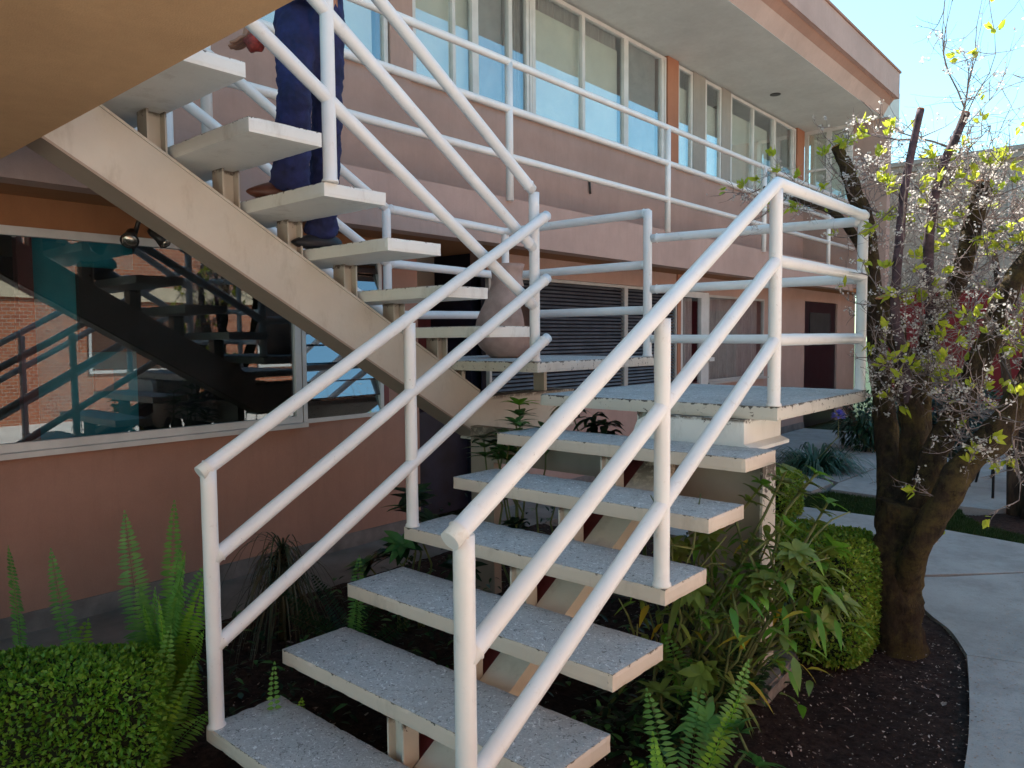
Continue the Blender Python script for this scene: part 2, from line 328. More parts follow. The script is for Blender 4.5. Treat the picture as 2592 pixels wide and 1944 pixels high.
# mulch chips, fallen twigs and petals
bm=bmesh.new()
for i in range(11000):
    x,y=rg.uniform(-1.2,2.05),rg.uniform(-1.6,3.9)
    if x>1.25 and rg.random()<.55: y=rg.uniform(1.2,3.6)
    if not inbed(x,y):continue
    if x<1.0 and rg.random()<.5: continue
    s=rg.uniform(.002,.008) if rg.random()<.96 else rg.uniform(.010,.024); e=Euler((rg.uniform(-.5,.5),rg.uniform(-.5,.5),rg.uniform(0,6.3)))
    c=V((x,y,.026)); a=[V((math.cos(q)*s*rg.uniform(.5,1.2),math.sin(q)*s*rg.uniform(.2,.6),rg.uniform(0,.3)*s)) for q in (0,1.3,2.4,3.6,5.0)]
    for q in a:q.rotate(e)
    bm.faces.new([bm.verts.new(c+q) for q in a])
o=obj('mulch_litter',bm,'debris',None,kind='stuff'); o['label']='small bark chips and fallen petals scattered over dark mulch'; o['category']='leaf litter'
bm=bmesh.new()
for i in range(1600):
    x,y=(1.86+abs(rg.gauss(0,.18)) if rg.random()<.6 else rg.uniform(1.85,2.9)),rg.uniform(1.4,5.2)
    if inbed(x,y):continue
    s=rg.uniform(.002,.006);c=V((x,y,.034));a=rg.uniform(0,6.3)
    bm.faces.new([bm.verts.new(c+V((math.cos(a+q)*s,math.sin(a+q)*s*.7,0))) for q in(0,1.7,3.2,4.8)])
o=obj('path_litter',bm,'debris',None,kind='stuff'); o['label']='tiny specks of bark and petals lying on the concrete path'; o['category']='leaf litter'

# ---------------------------------------------------------------- main building
bld=thing('office_building','two storey pink stucco building with long window bands and flat overhanging roof','building',(-2.3,5,0))
def part(name,bm,mm,par=bld,**k): return obj(name,bm,mm,par,**k)
WX=-1.94
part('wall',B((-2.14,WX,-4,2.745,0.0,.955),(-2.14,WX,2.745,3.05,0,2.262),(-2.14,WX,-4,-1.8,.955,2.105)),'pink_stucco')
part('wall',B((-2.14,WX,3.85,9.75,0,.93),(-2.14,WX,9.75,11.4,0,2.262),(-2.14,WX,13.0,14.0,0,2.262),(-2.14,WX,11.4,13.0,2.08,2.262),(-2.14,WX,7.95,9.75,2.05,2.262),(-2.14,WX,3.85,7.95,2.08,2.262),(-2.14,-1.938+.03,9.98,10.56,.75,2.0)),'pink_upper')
part('window_head',B((-2.14,WX,-4,2.7445,2.1055,2.262)),'orange_soffit')  # wall strip coloured orange to stand for the orange light on it
part('door_jamb',B((-2.10,WX+.004,2.695,2.745,.955,2.105)),'maroon_paint')
part('recess_wall',B((-2.8,-2.141,2.95,3.05,0,2.262),(-2.8,-2.141,3.85,3.95,0,2.262)),'blue_black')
part('recess_panel',B((-2.75,-2.60,3.05,3.85,1.83,2.262)),'neighbour_grey'); part('recess_door',B((-2.74,-2.66,3.05,3.85,.0,1.83)),'maroon_paint'); part('recess_darkness',B((-2.659,-2.2,3.05,3.85,0,.9)),'blue_black')  # the low blue-black block stands in for darkness inside the recess
part('skirting',B((WX+.001,WX+.012,-4,3.05,0,.11),(WX+.001,WX+.012,3.85,11.4,0,.11)),'skirting')
part('paved_floor',B((WX-.1,-1.30,-4,5.3,-.06,.006)),'floor_tile')
part('pillar',B((-2.16,WX+.02,7.165,7.245,0,2.261)),'orange_pillar')
# gallery slab, fascia and soffits
part('gallery_slab',B((-5.1,-1.62,-4.1,14.1,2.262,2.598),(-2.49,-1.62,-4.1,14.1,2.598,2.622)),'orange_soffit')
part('fascia',B((-1.619,-1.47,-4,12.3,2.258,2.625)),'pink_fascia')
part('wall',B((-2.5,-2.3,-4,12.25,2.625,3.66)),'pink_upper')
part('wall',B((-2.5,-1.50,12.25,12.45,2.625,3.66),(-1.50,-.97,12.25,12.45,2.3,5.0)),'pink_upper')
# upper pillars
for y0,y1,mm in((3.10,3.34,'pink_upper'),(7.53,7.80,'orange_pillar'),(11.86,12.18,'orange_pillar')):
    part('pillar',B((-2.46,-2.27,y0,y1,3.66,4.99)),mm)
part('window_surround',B((-2.42,-2.285,8.22,8.56,3.68,4.98),(-2.42,-2.285,9.06,9.34,3.68,4.98)),'grey_plaster')
part('roof_slab',B((-9,-1.05,-4,13.2,4.99,5.22),(-9,-1.05,-4,13.2,5.22,5.6)),'grey_soffit')
bm=bmesh.new()
def quadstrip(bm,prof,y0,y1,mi=0):
    a=[bm.verts.new((x,y0,z)) for x,z in prof];b=[bm.verts.new((x,y1,z)) for x,z in prof]
    for i in range(len(prof)):
        j=(i+1)%len(prof); f=bm.faces.new((a[i],a[j],b[j],b[i])); f.material_index=mi
    bm.faces.new(a[::-1]).material_index=mi; bm.faces.new(b).material_index=mi
part('soffit_edge',(quadstrip(bm,[(-1.049,4.993),(-.955,5.16),(-.955,5.5),(-1.049,5.5)],-4,12.2) or bm),'pink_fascia')
bm=bmesh.new(); quadstrip(bm,[(-.954,5.16),(-.88,5.245),(-.88,5.5),(-.954,5.5)],-4,12.21); part('soffit_edge',bm,'roof_brown')
part('roof_fascia',B((-.8799,-.82,-4,12.22,5.25,5.64),(-9,-.82,12.215,12.26,5.25,5.64)),'roof_fascia')
part('roof_edge',B((-9,-.80,-4,12.28,5.64,5.67)),'roof_brown')
part('soffit_light',T([(-1.87,9.9,4.991),(-1.87,9.9,4.984)],.075,20),'black_metal')
part('hook',T([(-2.3,5.87,3.22),(-2.285,5.87,3.2),(-2.28,5.875,3.1),(-2.285,5.885,3.08)],.012,8),'black_metal')
# interiors (closed boxes so no light leaks through)
part('room',B((-4.6,-4.5,-4,2.8,0,2.26),(-4.5,-2.14,-4.1,-4,0,2.26)),'interior_dark'); part('room_ceiling',B((-4.5,-2.141,-4,2.84,2.2,2.26)),'interior_ceiling'); part('room_floor',B((-4.5,-2.141,-4,2.84,-.02,.02)),'interior_floor')
part('room_wall',B((-2.75,-2.65,.61,1.20,0,2.2)),'teal_wall'); part('room_door',B((-2.74,-2.66,1.201,1.75,0,2.0)),'interior_dark')
part('room_post',B((-2.66,-2.58,.52,.60,0,2.2)),'maroon_paint')
part('room_panel',B((-2.649,-2.60,.85,1.65,1.45,1.98)),'interior_dark')
part('thermostat',B((-2.649,-2.62,.93,1.04,1.20,1.34),(-2.619,-2.615,.95,1.02,1.27,1.32)),'frame_grey')
part('room',B((-5,-4.9,4.05,14,0,2.26),(-5,-2.14,9.9,10,0,2.26)),'interior_dark'); part('room_ceiling',B((-5,-2.141,4.05,14,2.2,2.258)),'interior_ceiling')
part('room',B((-5.3,-5.101,-4.2,14.2,0,5.0),(-5.1,-2.2,-4.2,-4.101,0,5.0),(-5.1,-2.5,12.46,12.56,2.64,5.0),(-5.1,-2.14,14.11,14.2,0,2.6)),'interior_dark'); part('room_floor',B((-5,-2.5,-4,12.3,2.6,2.64)),'interior_floor')
# windows
def window(y0,y1,z0,z1,x,mull,fw=.04,glassm='glass_upper',blind=None,fm='frame_white',sill=True,name='window',split=None):
    """mull: list of (y,width). frame is the part, glass and blinds its sub-parts."""
    bm=bmesh.new(); xf=x-.03; xo=x+.012
    box(bm,xf,xo,y0,y1,z0,z0+fw); box(bm,xf,xo,y0,y1,z1-fw,z1); box(bm,xf,xo,y0,y0+fw,z0+fw,z1-fw); box(bm,xf,xo,y1-fw,y1,z0+fw,z1-fw)
    for y,wd in mull: box(bm,xf,xo+.004,y-wd/2,y+wd/2,z0+fw,z1-fw)
    if sill: box(bm,x-.02,x+.05,y0-.02,y1+.02,z0-.03,z0-.001)
    w_=part(name,bm,fm)
    obj('glass',B((x-.014,x-.010,y0+fw*.6,y1-fw*.6,z0+fw*.6,z1-fw*.6)),glassm,w_)
    if blind:
        for (a,b,zt,bmn) in blind:
            bb=bmesh.new()
            if bmn=='curtain':
                n=int((b-a)/.025)+2
                pts=[(x-.10+.018*math.sin(i*1.9),a+(b-a)*i/n) for i in range(n+1)]
                for p,q in zip(pts,pts[1:]): bb.faces.new([bb.verts.new(v) for v in((p[0],p[1],z0),(q[0],q[1],z0),(q[0],q[1],zt),(p[0],p[1],zt))])
            else:
                box(bb,x-.085,x-.080,a,b,z0,zt)
            obj('curtain' if bmn=='curtain' else 'blind',bb,bmn,w_)
    return w_
ZT=4.965
window(-1.2,.6,3.68,ZT,-2.3,[(-.3,.05)],blind=[(-1.2,.6,ZT,'blind_pale')])
window(.75,3.09,3.68,ZT,-2.3,[(1.9,.07)],blind=[(.75,3.0,ZT,'blind_pale')])
window(3.35,4.86,3.68,ZT,-2.3,[(3.83,.035),(4.10,.08),(4.58,.05)],blind=[(3.35,4.1,ZT,'blind_pale'),(4.12,4.56,ZT,'blind_dark'),(4.6,4.86,ZT,'curtain')])
window(4.87,7.52,3.68,ZT,-2.3,[(4.93,.05),(5.765,.05),(6.60,.09),(7.43,.06)],blind=[(4.95,6.55,4.80,'blind_pale'),(4.95,6.55,ZT,'curtain'),(6.65,7.40,ZT,'blind_dark')])
window(7.81,8.21,3.68,ZT,-2.3,[],blind=[(7.82,8.21,4.75,'blind_pale')])
window(8.57,9.05,3.68,ZT,-2.3,[],blind=[(8.58,9.05,4.7,'blind_pale')])
window(9.35,11.84,3.68,ZT,-2.3,[(10.12,.05),(10.93,.09),(11.72,.06)],blind=[(9.36,10.85,4.75,'blind_pale'),(10.95,11.7,ZT,'blind_dark')])
# window in the return wall at the gallery's end
bm=B((-2.28,-1.52,12.22,12.27,3.66,3.70),(-2.28,-1.52,12.22,12.27,4.93,4.99),(-2.28,-2.22,12.22,12.27,3.7,4.93),(-1.92,-1.84,12.22,12.27,3.7,4.93),(-1.57,-1.50,12.22,12.27,3.7,4.93),(-2.22,-1.92,12.22,12.26,4.30,4.34))
rw=part('window',bm,'frame_white'); obj('glass',B((-2.22,-1.57,12.242,12.246,3.7,4.93)),'glass_upper',rw); obj('blind',B((-2.22,-1.57,12.33,12.335,3.7,4.93)),'blind_pale',rw)
# big shop style window left
window(-1.8,1.985,.955,2.105,WX,[(.0-1.0,.05)],fw=.045,glassm='glass_dark',fm='frame_white')
# louvre window beside it
def louvre(y0,y1,z0,z1,x,pitch,tilt,depth,gm,fm='frame_white',post=()):
    bm=bmesh.new()
    box(bm,x-.03,x+.012,y0,y0+.03,z0,z1); box(bm,x-.03,x+.012,y1-.03,y1,z0,z1); box(bm,x-.03,x+.012,y0+.03,y1-.03,z0,z0+.03); box(bm,x-.03,x+.012,y0+.03,y1-.03,z1-.03,z1)
    for y,wd in post: box(bm,x-.03,x+.014,y-wd/2,y+wd/2,z0+.03,z1-.03)
    f=part('louvre_window',bm,fm); bm=bmesh.new(); z=z0+.03+pitch/2
    while z<z1-.03:
        for s in(bmesh.ops.create_cube(bm,size=1)['verts'],):
            mt=Matrix.Translation((x-.01,(y0+y1)/2,z))@Matrix.Rotation(tilt,4,'Y')@Matrix.Diagonal((.004,y1-y0-.062,depth,1))
            for v in s:v.co=mt@v.co
        z+=pitch
    obj('louvre_slats',bm,gm,f); return f
louvre(1.995,2.69,.945,2.105,WX,.128,R(-14),.134,'glass_louvre')
obj('louvre_back',B((WX-.13,WX-.12,1.99,2.69,.95,2.1)),'interior_dark',bld)
louvre(3.86,7.16,.935,2.075,WX,.036,R(-38),.026,'louvre_dark','frame_grey',post=((6.04,.07),))
obj('louvre_back',B((WX-.10,WX-.09,3.87,7.16,.94,2.075)),'blue_black',bld)
dw=part('glazed_door',B((WX-.03,WX+.02,7.25,7.29,.02,2.07),(WX-.03,WX+.02,7.77,7.97,.02,2.07),(WX-.03,WX+.02,7.29,7.77,2.0,2.07),(WX-.03,WX+.02,7.29,7.77,.02,.3),(WX+.021,WX+.06,7.93,8.06,1.20,1.25)),'frame_white'); obj('glass',B((WX-.012,WX-.008,7.29,7.77,.3,2.0)),'glass_plain',dw)
bb=bmesh.new(); pts=[(WX-.10+.02*math.sin(i*1.7),7.45+.3*i/14) for i in range(15)]
for p,q in zip(pts,pts[1:]): bb.faces.new([bb.verts.new(v) for v in((p[0],p[1],.3),(q[0],q[1],.3),(q[0],q[1],2.0),(p[0],p[1],2.0))])
obj('curtain',bb,'curtain',dw)
window(7.98,9.75,.93,2.05,WX,[],fw=.03,glassm='glass_plain',blind=[(8.0,9.75,2.05,'curtain')],fm='frame_grey')
part('door',B((WX-.06,WX-.03,11.4,13.0,0,2.08)),'door_black')
part('door_panel',B((WX-.029,WX-.02,11.7,12.7,1.35,1.9)),'interior_dark')

# gallery railing
gr=thing('gallery_railing','white tubular railing along the edge of the upper gallery, in front of the window band','railing',(-1.455,5,2.62))
for y in(-1.34,1.13,3.606,6.09,8.56,11.0): obj('post',T([(-1.455,y,2.60),(-1.455,y,3.665)],.030),'rail_paint',gr)
for dz in(.315,.685,1.045): obj('rail',T([(-1.455,-3,2.625+dz),(-1.455,12.2,2.625+dz)],.029),'rail_paint',gr)

# ---------------------------------------------------------------- walkway above the camera
ww=thing('elevated_walkway','ochre painted concrete walkway overhead where the upper stair flight ends','walkway',(0,-.7,2.45))
obj('slab',B((-1.468,5.2,-1.9,.0,2.205,2.625)),'ochre_slab',ww)
obj('slab_topping',B((-1.468,5.2,-1.9,.12,2.6252,2.64),(-1.468,5.2,.001,.12,2.45,2.6251)),'floor_tile',ww)

# ---------------------------------------------------------------- staircase
st=thing('outdoor_staircase','cream painted steel and concrete open staircase with two flights turning at a landing','staircase',(.6,1.2,0))
h,r_,W,td=.175,.3047,1.29,.297
rs=random.Random(11)
def tread(x0,x1,y0,y1,z,t,sidemat,name='tread',seg=True):
    """slab with worn, slightly wobbly arrises; slot 0 = sides, slot 1 = top"""
    bm=bmesh.new(); nx=max(2,int((x1-x0)/.018)); ny=max(2,int((y1-y0)/.022)); nz=4
    # closed box grid
    def P(i,j,k): return (x0+(x1-x0)*i/nx,y0+(y1-y0)*j/ny,z-t+t*k/nz)
    vd={}
    def gv(i,j,k):
        if (i,j,k) not in vd: vd[(i,j,k)]=bm.verts.new(P(i,j,k))
        return vd[(i,j,k)]
    def face(vs,mi): f=bm.faces.new(vs); f.material_index=mi
    for i in range(nx):
        for j in range(ny):
            face((gv(i,j,nz),gv(i+1,j,nz),gv(i+1,j+1,nz),gv(i,j+1,nz)),1); face((gv(i,j,0),gv(i,j+1,0),gv(i+1,j+1,0),gv(i+1,j,0)),0)
    for i in range(nx):
        for k in range(nz):
            face((gv(i,0,k),gv(i+1,0,k),gv(i+1,0,k+1),gv(i,0,k+1)),0); face((gv(i,ny,k),gv(i,ny,k+1),gv(i+1,ny,k+1),gv(i+1,ny,k)),0)
    for j in range(ny):
        for k in range(nz):
            face((gv(0,j,k),gv(0,j,k+1),gv(0,j+1,k+1),gv(0,j+1,k)),0); face((gv(nx,j,k),gv(nx,j+1,k),gv(nx,j+1,k+1),gv(nx,j,k+1)),0)
    sh=V((rs.random()*9,rs.random()*9,rs.random()*9))
    for (i,j,k),v in vd.items():
        ex=(i in(0,nx))+(j in(0,ny))+(k in(0,nz))
        if ex>=2:
            nv=noise.noise(v.co*28+sh); a=.0022+.0030*max(0,nv)+(.006*max(0,nv-.28) if k==nz else 0)
            if i==0:v.co.x+=a
            if i==nx:v.co.x-=a
            if j==0:v.co.y+=a
            if j==ny:v.co.y-=a
            if k==nz:v.co.z-=a*.8
            if k==0:v.co.z+=a*.5
        elif k==nz: v.co.z+=.0016*noise.noise(v.co*60+sh)
    o=obj(name,bm,[sidemat,'tread_top'],st)
    return o
for k in range(1,7):
    yy=k*r_
    tread(0,W,yy,yy+td,k*h,.057,'tread_side')
tread(.03,W,7*r_,7*r_+1.218,7*h,.06,'tread_side_peeled','landing_slab')
PX=.028; ZP=1.393; HU=.1855  # upper landing, flight and urn: coordinates scaled up about the camera position
tread(-1.27,PX,2.12,3.31,ZP,.058,'tread_side_peeled','landing_slab')
XU=-.015; yv,r2,d2=2.427,.3138,.312
for j in range(1,7):
    y1=yv-j*r2; tread(XU-1.34,XU,y1-d2,y1,ZP+HU*j,.057,'tread_side_white')
# I-beams
def ibeam(bm,p0,p1,hh,ww_,fl=.012,web=.05,lip=.0):
    """beam between two points given as top centre line; sloped in the YZ plane, vertical section of height hh"""
    (x,ya,za),(x1,yb,zb)=p0,p1
    def seg(dx0,dx1,dz0,dz1,mi=0):
        a=[(x+dx0,ya,za+dz0),(x+dx1,ya,za+dz0),(x+dx1,ya,za+dz1),(x+dx0,ya,za+dz1)]
        b=[(x+dx0,yb,zb+dz0),(x+dx1,yb,zb+dz0),(x+dx1,yb,zb+dz1),(x+dx0,yb,zb+dz1)]
        A=[bm.verts.new(v) for v in a];Bv=[bm.verts.new(v) for v in b]
        for i in range(4):
            j=(i+1)%4; bm.faces.new((A[i],A[j],Bv[j],Bv[i])).material_index=mi
        bm.faces.new(A[::-1]);bm.faces.new(Bv)
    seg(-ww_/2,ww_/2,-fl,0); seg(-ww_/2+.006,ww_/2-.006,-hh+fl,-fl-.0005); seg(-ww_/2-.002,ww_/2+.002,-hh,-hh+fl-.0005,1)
    bmesh.ops.recalc_face_normals(bm,faces=bm.faces[:])
# upper stringer: top line through (y .208,z2.366) and (2.107,1.256) on x=-.42 side face, before the scaling about the camera
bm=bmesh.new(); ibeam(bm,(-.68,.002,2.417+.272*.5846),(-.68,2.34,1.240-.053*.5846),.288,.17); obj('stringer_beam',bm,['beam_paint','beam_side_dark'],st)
for j in range(1,7):
    yc=yv-j*r2-.035; zt=ZP+HU*j-.057; zb=2.417-(yc-.274)*.5846
    zb=min(zb,zt-.03)
    obj('tread_support',B((-.71,-.62,yc+.012,yc+.02,zb-.03,zt-.0005),(-.71,-.62,yc-.060,yc-.052,zb-.03,zt-.0005),(-.669,-.661,yc-.052,yc+.012,zb-.03,zt-.0005)),'stub_paint',st)
for yq in(2.21,2.98): obj('tread_support',B((-.71,-.62,yq,yq+.03,1.16,1.3345)),'stub_paint',st)
# beam under the upper landing and cross beam
bm=bmesh.new(); ibeam(bm,(-.68,2.3405,1.165),(-.68,3.28,1.165),.26,.17); obj('landing_beam',bm,['beam_paint','beam_side_dark'],st)
# lower stringer
bm=bmesh.new(); ibeam(bm,(.775,.05,-.03+.574*.0),(.775,2.10,.468+.574*(2.10-1.22)),.16,.14); 
for v in bm.verts: 
    if v.co.y<.06: v.co.z+= .468+.574*(.05-1.22)+.03
obj('stringer_beam',bm,['beam_light','beam_side_dark'],st)
bm2=bmesh.new(); ibeam(bm2,(.668,.05,.468+.574*(.05-1.22)-.006),(.668,2.10,.468+.574*(2.10-1.22)-.006),.10,.07); obj('stringer_flange',bm2,['maroon_paint','maroon_paint'],st)
for k in range(1,8):
    yc=k*r_+.01; zt=k*h-.057; zb=.468+.574*(yc-1.22)
    for x in (.66,):
        obj('tread_support',B((x-.04,x-.032,yc-.01,yc+.055,zb-.06,zt-.0005),(x-.032,x+.032,yc+.018,yc+.026,zb-.06,zt-.0005),(x+.032,x+.04,yc-.01,yc+.055,zb-.06,zt-.0005)),'stub_paint',st)
# pier: web panel + white edge flange, cross beam and bracket under the landing
bm=bmesh.new()
poly2=[(-.60,.02),(-.42,.02),(-.42,.80),(-.1,.80),(.35,.80),(.72,.80),(.80,.70),(.86,.42),(.88,.02),(1.19,.02),(1.19,1.0),(-.60,1.0)]
A=[bm.verts.new((x,2.26,z)) for x,z in poly2];Bv=[bm.verts.new((x,2.32,z)) for x,z in poly2]
bm.faces.new(A);bm.faces.new(Bv[::-1])
for i in range(len(A)): j=(i+1)%len(A); bm.faces.new((A[i],Bv[i],Bv[j],A[j]))
bmesh.ops.recalc_face_normals(bm,faces=bm.faces[:])
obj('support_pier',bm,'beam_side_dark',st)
obj('pier_flange',B((1.191,1.203,2.20,2.34,.06,.985)),'tread_side_peeled',st)
bm=bmesh.new(); pf=[(.70,1.164),(1.16,1.164),(1.16,1.06),(1.20,1.045),(1.20,1.03),(1.0,1.005),(.62,1.005),(.62,1.08),(.64,1.13)]
A=[bm.verts.new((x,2.10,z)) for x,z in pf];Bv=[bm.verts.new((x,2.50,z)) for x,z in pf]
bm.faces.new(A);bm.faces.new(Bv[::-1])
for i in range(len(A)): j=(i+1)%len(A); bm.faces.new((A[i],Bv[i],Bv[j],A[j]))
bmesh.ops.recalc_face_normals(bm,faces=bm.faces[:]); obj('landing_bracket',bm,'tread_side_white',st)
# posts and rails, 2 inch pipe
PR=.0262
def weld_ends(pts,r):
    '''same pipe with a low uneven weld bead where each end meets a post'''
    P=[V(p) for p in pts]; a=(P[1]-P[0]).normalized(); b=(P[-1]-P[-2]).normalized(); o=r*1.15
    A=[P[0],P[0]+a*o,P[0]+a*(o+.004),P[0]+a*(o+.009)]; Z=[P[-1]-b*(o+.009),P[-1]-b*(o+.004),P[-1]-b*o,P[-1]]
    return A+P[1:-1]+Z,[r,r,r*1.16,r]+[r]*(len(P)-2)+[r,r*1.16,r,r]
def dented(bm):
    for v in bm.verts: v.co+=V((noise.noise(v.co*70),noise.noise(v.co*70+V((9,0,0))),noise.noise(v.co*70+V((0,9,0)))))*.0012
    return bm
def post(x,y,z0,z1,r=PR):
    n=max(3,int((z1-z0)/.06)); zs=[z0,z0+.008,z0+.016]+[z0+.016+(z1-z0-.016)*k/n for k in range(1,n+1)]
    obj('post',dented(T([(x,y,z) for z in zs],[r*1.22,r*1.18,r]+[r]*n,24)),'rail_paint',st)
def rail(pts,r=PR):
    p_,r_l=weld_ends(pts,r); q=[];rr_=[]
    for i in range(len(p_)-1):
        L_=(p_[i+1]-p_[i]).length; n=max(1,int(L_/.07))
        for k in range(n): q.append(p_[i].lerp(p_[i+1],k/n)); rr_.append(r_l[i]*(1-k/n)+r_l[i+1]*k/n)
    q.append(p_[-1]); rr_.append(r_l[-1]); obj('rail',dented(T(q,rr_,24)),'rail_paint',st)
xr=1.262
post(xr,.33,.17,1.060); post(xr,1.244,.70,1.575); post(xr,2.16,1.225,2.115); post(xr,3.325,1.225,2.12)
rail([(xr,.285,1.053),(xr,2.165,2.140),(xr,3.345,2.145)])
rail([(xr,.33,.757),(xr,2.165,1.826),(xr,3.32,1.828)]); rail([(xr,.33,.441),(xr,2.165,1.500),(xr,3.32,1.500)])
# back rails of the landing
rail([(xr,3.325,2.115),(.02,3.28,2.137)]); rail([(xr,3.325,1.815),(.02,3.28,1.817)]); rail([(xr,3.325,1.495),(.02,3.28,1.504)])
# left rails of the lower flight
xl=.032
post(xl,.331,.17,1.075); post(xl,1.245,.70,1.585)
for (za,zb) in((1.085,2.150),(.762,1.828),(.455,1.518)):
    ya,yb=(.300 if za>1 else .331),2.185
    z0=za-(.331-ya)*(zb-za)/(2.18-.331); rail([(xl,ya,z0),(xl+.012,yb,zb)])
# upper landing railing
post(-.005,3.268,ZP,2.31,.0275); post(-1.209,3.268,ZP,2.31,.0275); post(-1.209,2.152,ZP,2.335,.0275)
for z,z2 in((2.299,2.331),(1.976,1.992),(1.688,1.669)):
    rail([(-.005,3.285,z),(-1.209,3.268,z),(-1.209,2.152,z2)],.0275)
# upper flight, near rails
xn=-.022
post(xn,2.160,ZP,2.272,.0275); post(xn,.895,2.135,3.26,.0275)
sl=-.64
def zline(y,y0,z0,s): return z0+(y-y0)*s
rail([(xn,2.145,2.284),(xn,.2,2.284+1.945*.645)],.0275)
rail([(xn,2.15,1.985),(xn,.2,1.985+1.95*.640)],.0275); rail([(xn,2.15,1.685),(xn,.2,1.685+1.95*.614)],.0275)
# far rails of the upper flight
for z0 in(2.331,1.992,1.669):
    rail([(-1.209,2.152,z0),(-1.209,.20,z0+1.952*.555)],.0275)
post(-1.209,.80,2.13,3.1,.0275)
# concrete footing under the pier
bm=poly(bmesh.new(),[(.95,2.12),(1.17,2.02),(1.31,2.01),(1.30,2.30),(1.27,2.46),(1.14,2.50),(.93,2.42)],-.03,.105)
for v in bm.verts: v.co+=V((noise.noise(v.co*9),noise.noise(v.co*9+V((3,3,3))),0))*.02
bmesh.ops.bevel(bm,geom=bm.edges[:],offset=.012,segments=2,affect='EDGES')
tag(obj('concrete_footing',bm,'concrete_footing',loc=(1.13,2.25,0)),'rough grey concrete footing block in the mulch at the foot of the stair pier','footing')

# ---------------------------------------------------------------- spotlights under the soffit
sp=thing('twin_spotlight','pair of small dark spotlights fixed under the orange soffit above the big window','lamp',(-2.0,.95,2.26))
LX,LY=-1.74,.92
obj('base',B((LX-.05,LX+.05,LY-.08,LY+.16,2.225,2.2615),bev=.006),'black_metal',sp)
def head(c,d,rad):
    d=V(d).normalized(); c=V(c); bm=bmesh.new(); tube(bm,[c-d*.11,c-d*.09,c-d*.05,c],[rad*.35,rad*.55,rad*.62,rad],18)
    hd=obj('lamp_head',bm,'black_metal',sp); bm=bmesh.new(); tube(bm,[c-d*.002,c+d*.012,c+d*.022],[rad*.96,rad*.7,rad*.2],18); obj('bulb_lens',bm,'lamp_chrome',hd)
head((LX+.02,LY-.11,2.055),(.6,-.35,-.5),.048); head((LX+.04,LY+.075,2.06),(.5,.6,-.62),.042)
obj('arm',tube(tube(bmesh.new(),[(LX,LY-.02,2.23),(LX-.01,LY-.05,2.16),(LX-.03,LY-.06,2.10)],.012,8),[(LX,LY+.03,2.23),(LX,LY+.05,2.17),(LX,LY+.05,2.12)],.014,8),'black_metal',sp)

# ---------------------------------------------------------------- clay urn on the upper landing
UX,UY=-.647,2.65
def lathe(prof,cx,cy,z0,n=40,bm=None,wob=.0,cut=None,tilt=0):
    bm=bm or bmesh.new(); rings=[]
    for rr,zz in prof:
        rings.append([bm.verts.new((cx+rr*math.cos(2*math.pi*i/n)+tilt*zz,cy+rr*math.sin(2*math.pi*i/n),z0+zz)) for i in range(n)])
    for a,b in zip(rings,rings[1:]):
        for i in range(n): bm.faces.new((a[i],a[(i+1)%n],b[(i+1)%n],b[i])).smooth=True
    return bm
urn=thing('clay_urn','tall weathered clay urn with an opening in its belly, standing on the upper landing','urn',(UX,UY,1.393)); urn.scale=(1.06,1.06,1.06)
prof=[(.0,.0),(.10,.0),(.115,.012),(.165,.06),(.19,.10),(.195,.16),(.185,.22),(.165,.27),(.14,.32),(.118,.37),(.10,.42),(.09,.47),(.095,.52),(.105,.55),(.095,.55),(.08,.47),(.09,.42),(.125,.34),(.17,.22),(.18,.15),(.15,.07),(0,.06)]
bm=lathe(prof,UX,UY,1.3945,40)
dele=[]
for f in bm.faces:
    c=f.calc_center_median()-V((UX,UY,1.3945)); an=math.degrees(math.atan2(c.y,c.x))
    if .17<c.z<.40 and -15<an<75*(1-(c.z-.17)*1.4) and c.xy.length>.05: dele.append(f)
bmesh.ops.delete(bm,geom=dele,context='FACES'); obj('urn_body',bm,'clay',urn)
bm=bmesh.new(); lathe([(0,.165),(.172,.155)],UX,UY,1.3945,24,bm); obj('soil',bm,'soil',urn)

# ---------------------------------------------------------------- leaf primitives
def leaf(bm,p,d,up,L,wd,mi=0,fold=.25,droop=.2,segs=3,tip=1.0):
    """blade with midrib fold and droop"""
    d=d.normalized(); s=d.cross(up); 
    if s.length<1e-3: s=d.cross(V((1,0,0)))
    s.normalize(); n=s.cross(d).normalized(); prevL=prevM=prevR=None
    prof=[0.0]+[math.sin(math.pi*min(.97,(i/segs)**.8)) for i in range(1,segs)]+[0.0]
    for i in range(segs+1):
        t=i/segs; c=p+d*L*t-V((0,0,1))*droop*L*t*t; wv=wd*.5*prof[i]
        if i in(0,segs):
            v=bm.verts.new(c); Lx=Rx=Mx=v
        else:
            Mx=bm.verts.new(c); Lx=bm.verts.new(c-s*wv+n*wv*fold); Rx=bm.verts.new(c+s*wv+n*wv*fold)
        if i>0:
            for a,b,c_,d_ in((prevL,prevM,Mx,Lx),(prevM,prevR,Rx,Mx)):
                vs=[]
                for v in(a,b,c_,d_):
                    if v not in vs:vs.append(v)
                if len(vs)>=3:
                    try: f=bm.faces.new(vs); f.material_index=mi; f.smooth=True
                    except ValueError: pass
        prevL,prevM,prevR=Lx,Mx,Rx
def rdir(r,zmin=-1,zmax=1):
    z=r.uniform(zmin,zmax);a=r.uniform(0,2*math.pi);q=math.sqrt(1-z*z);return V((q*math.cos(a),q*math.sin(a),z))
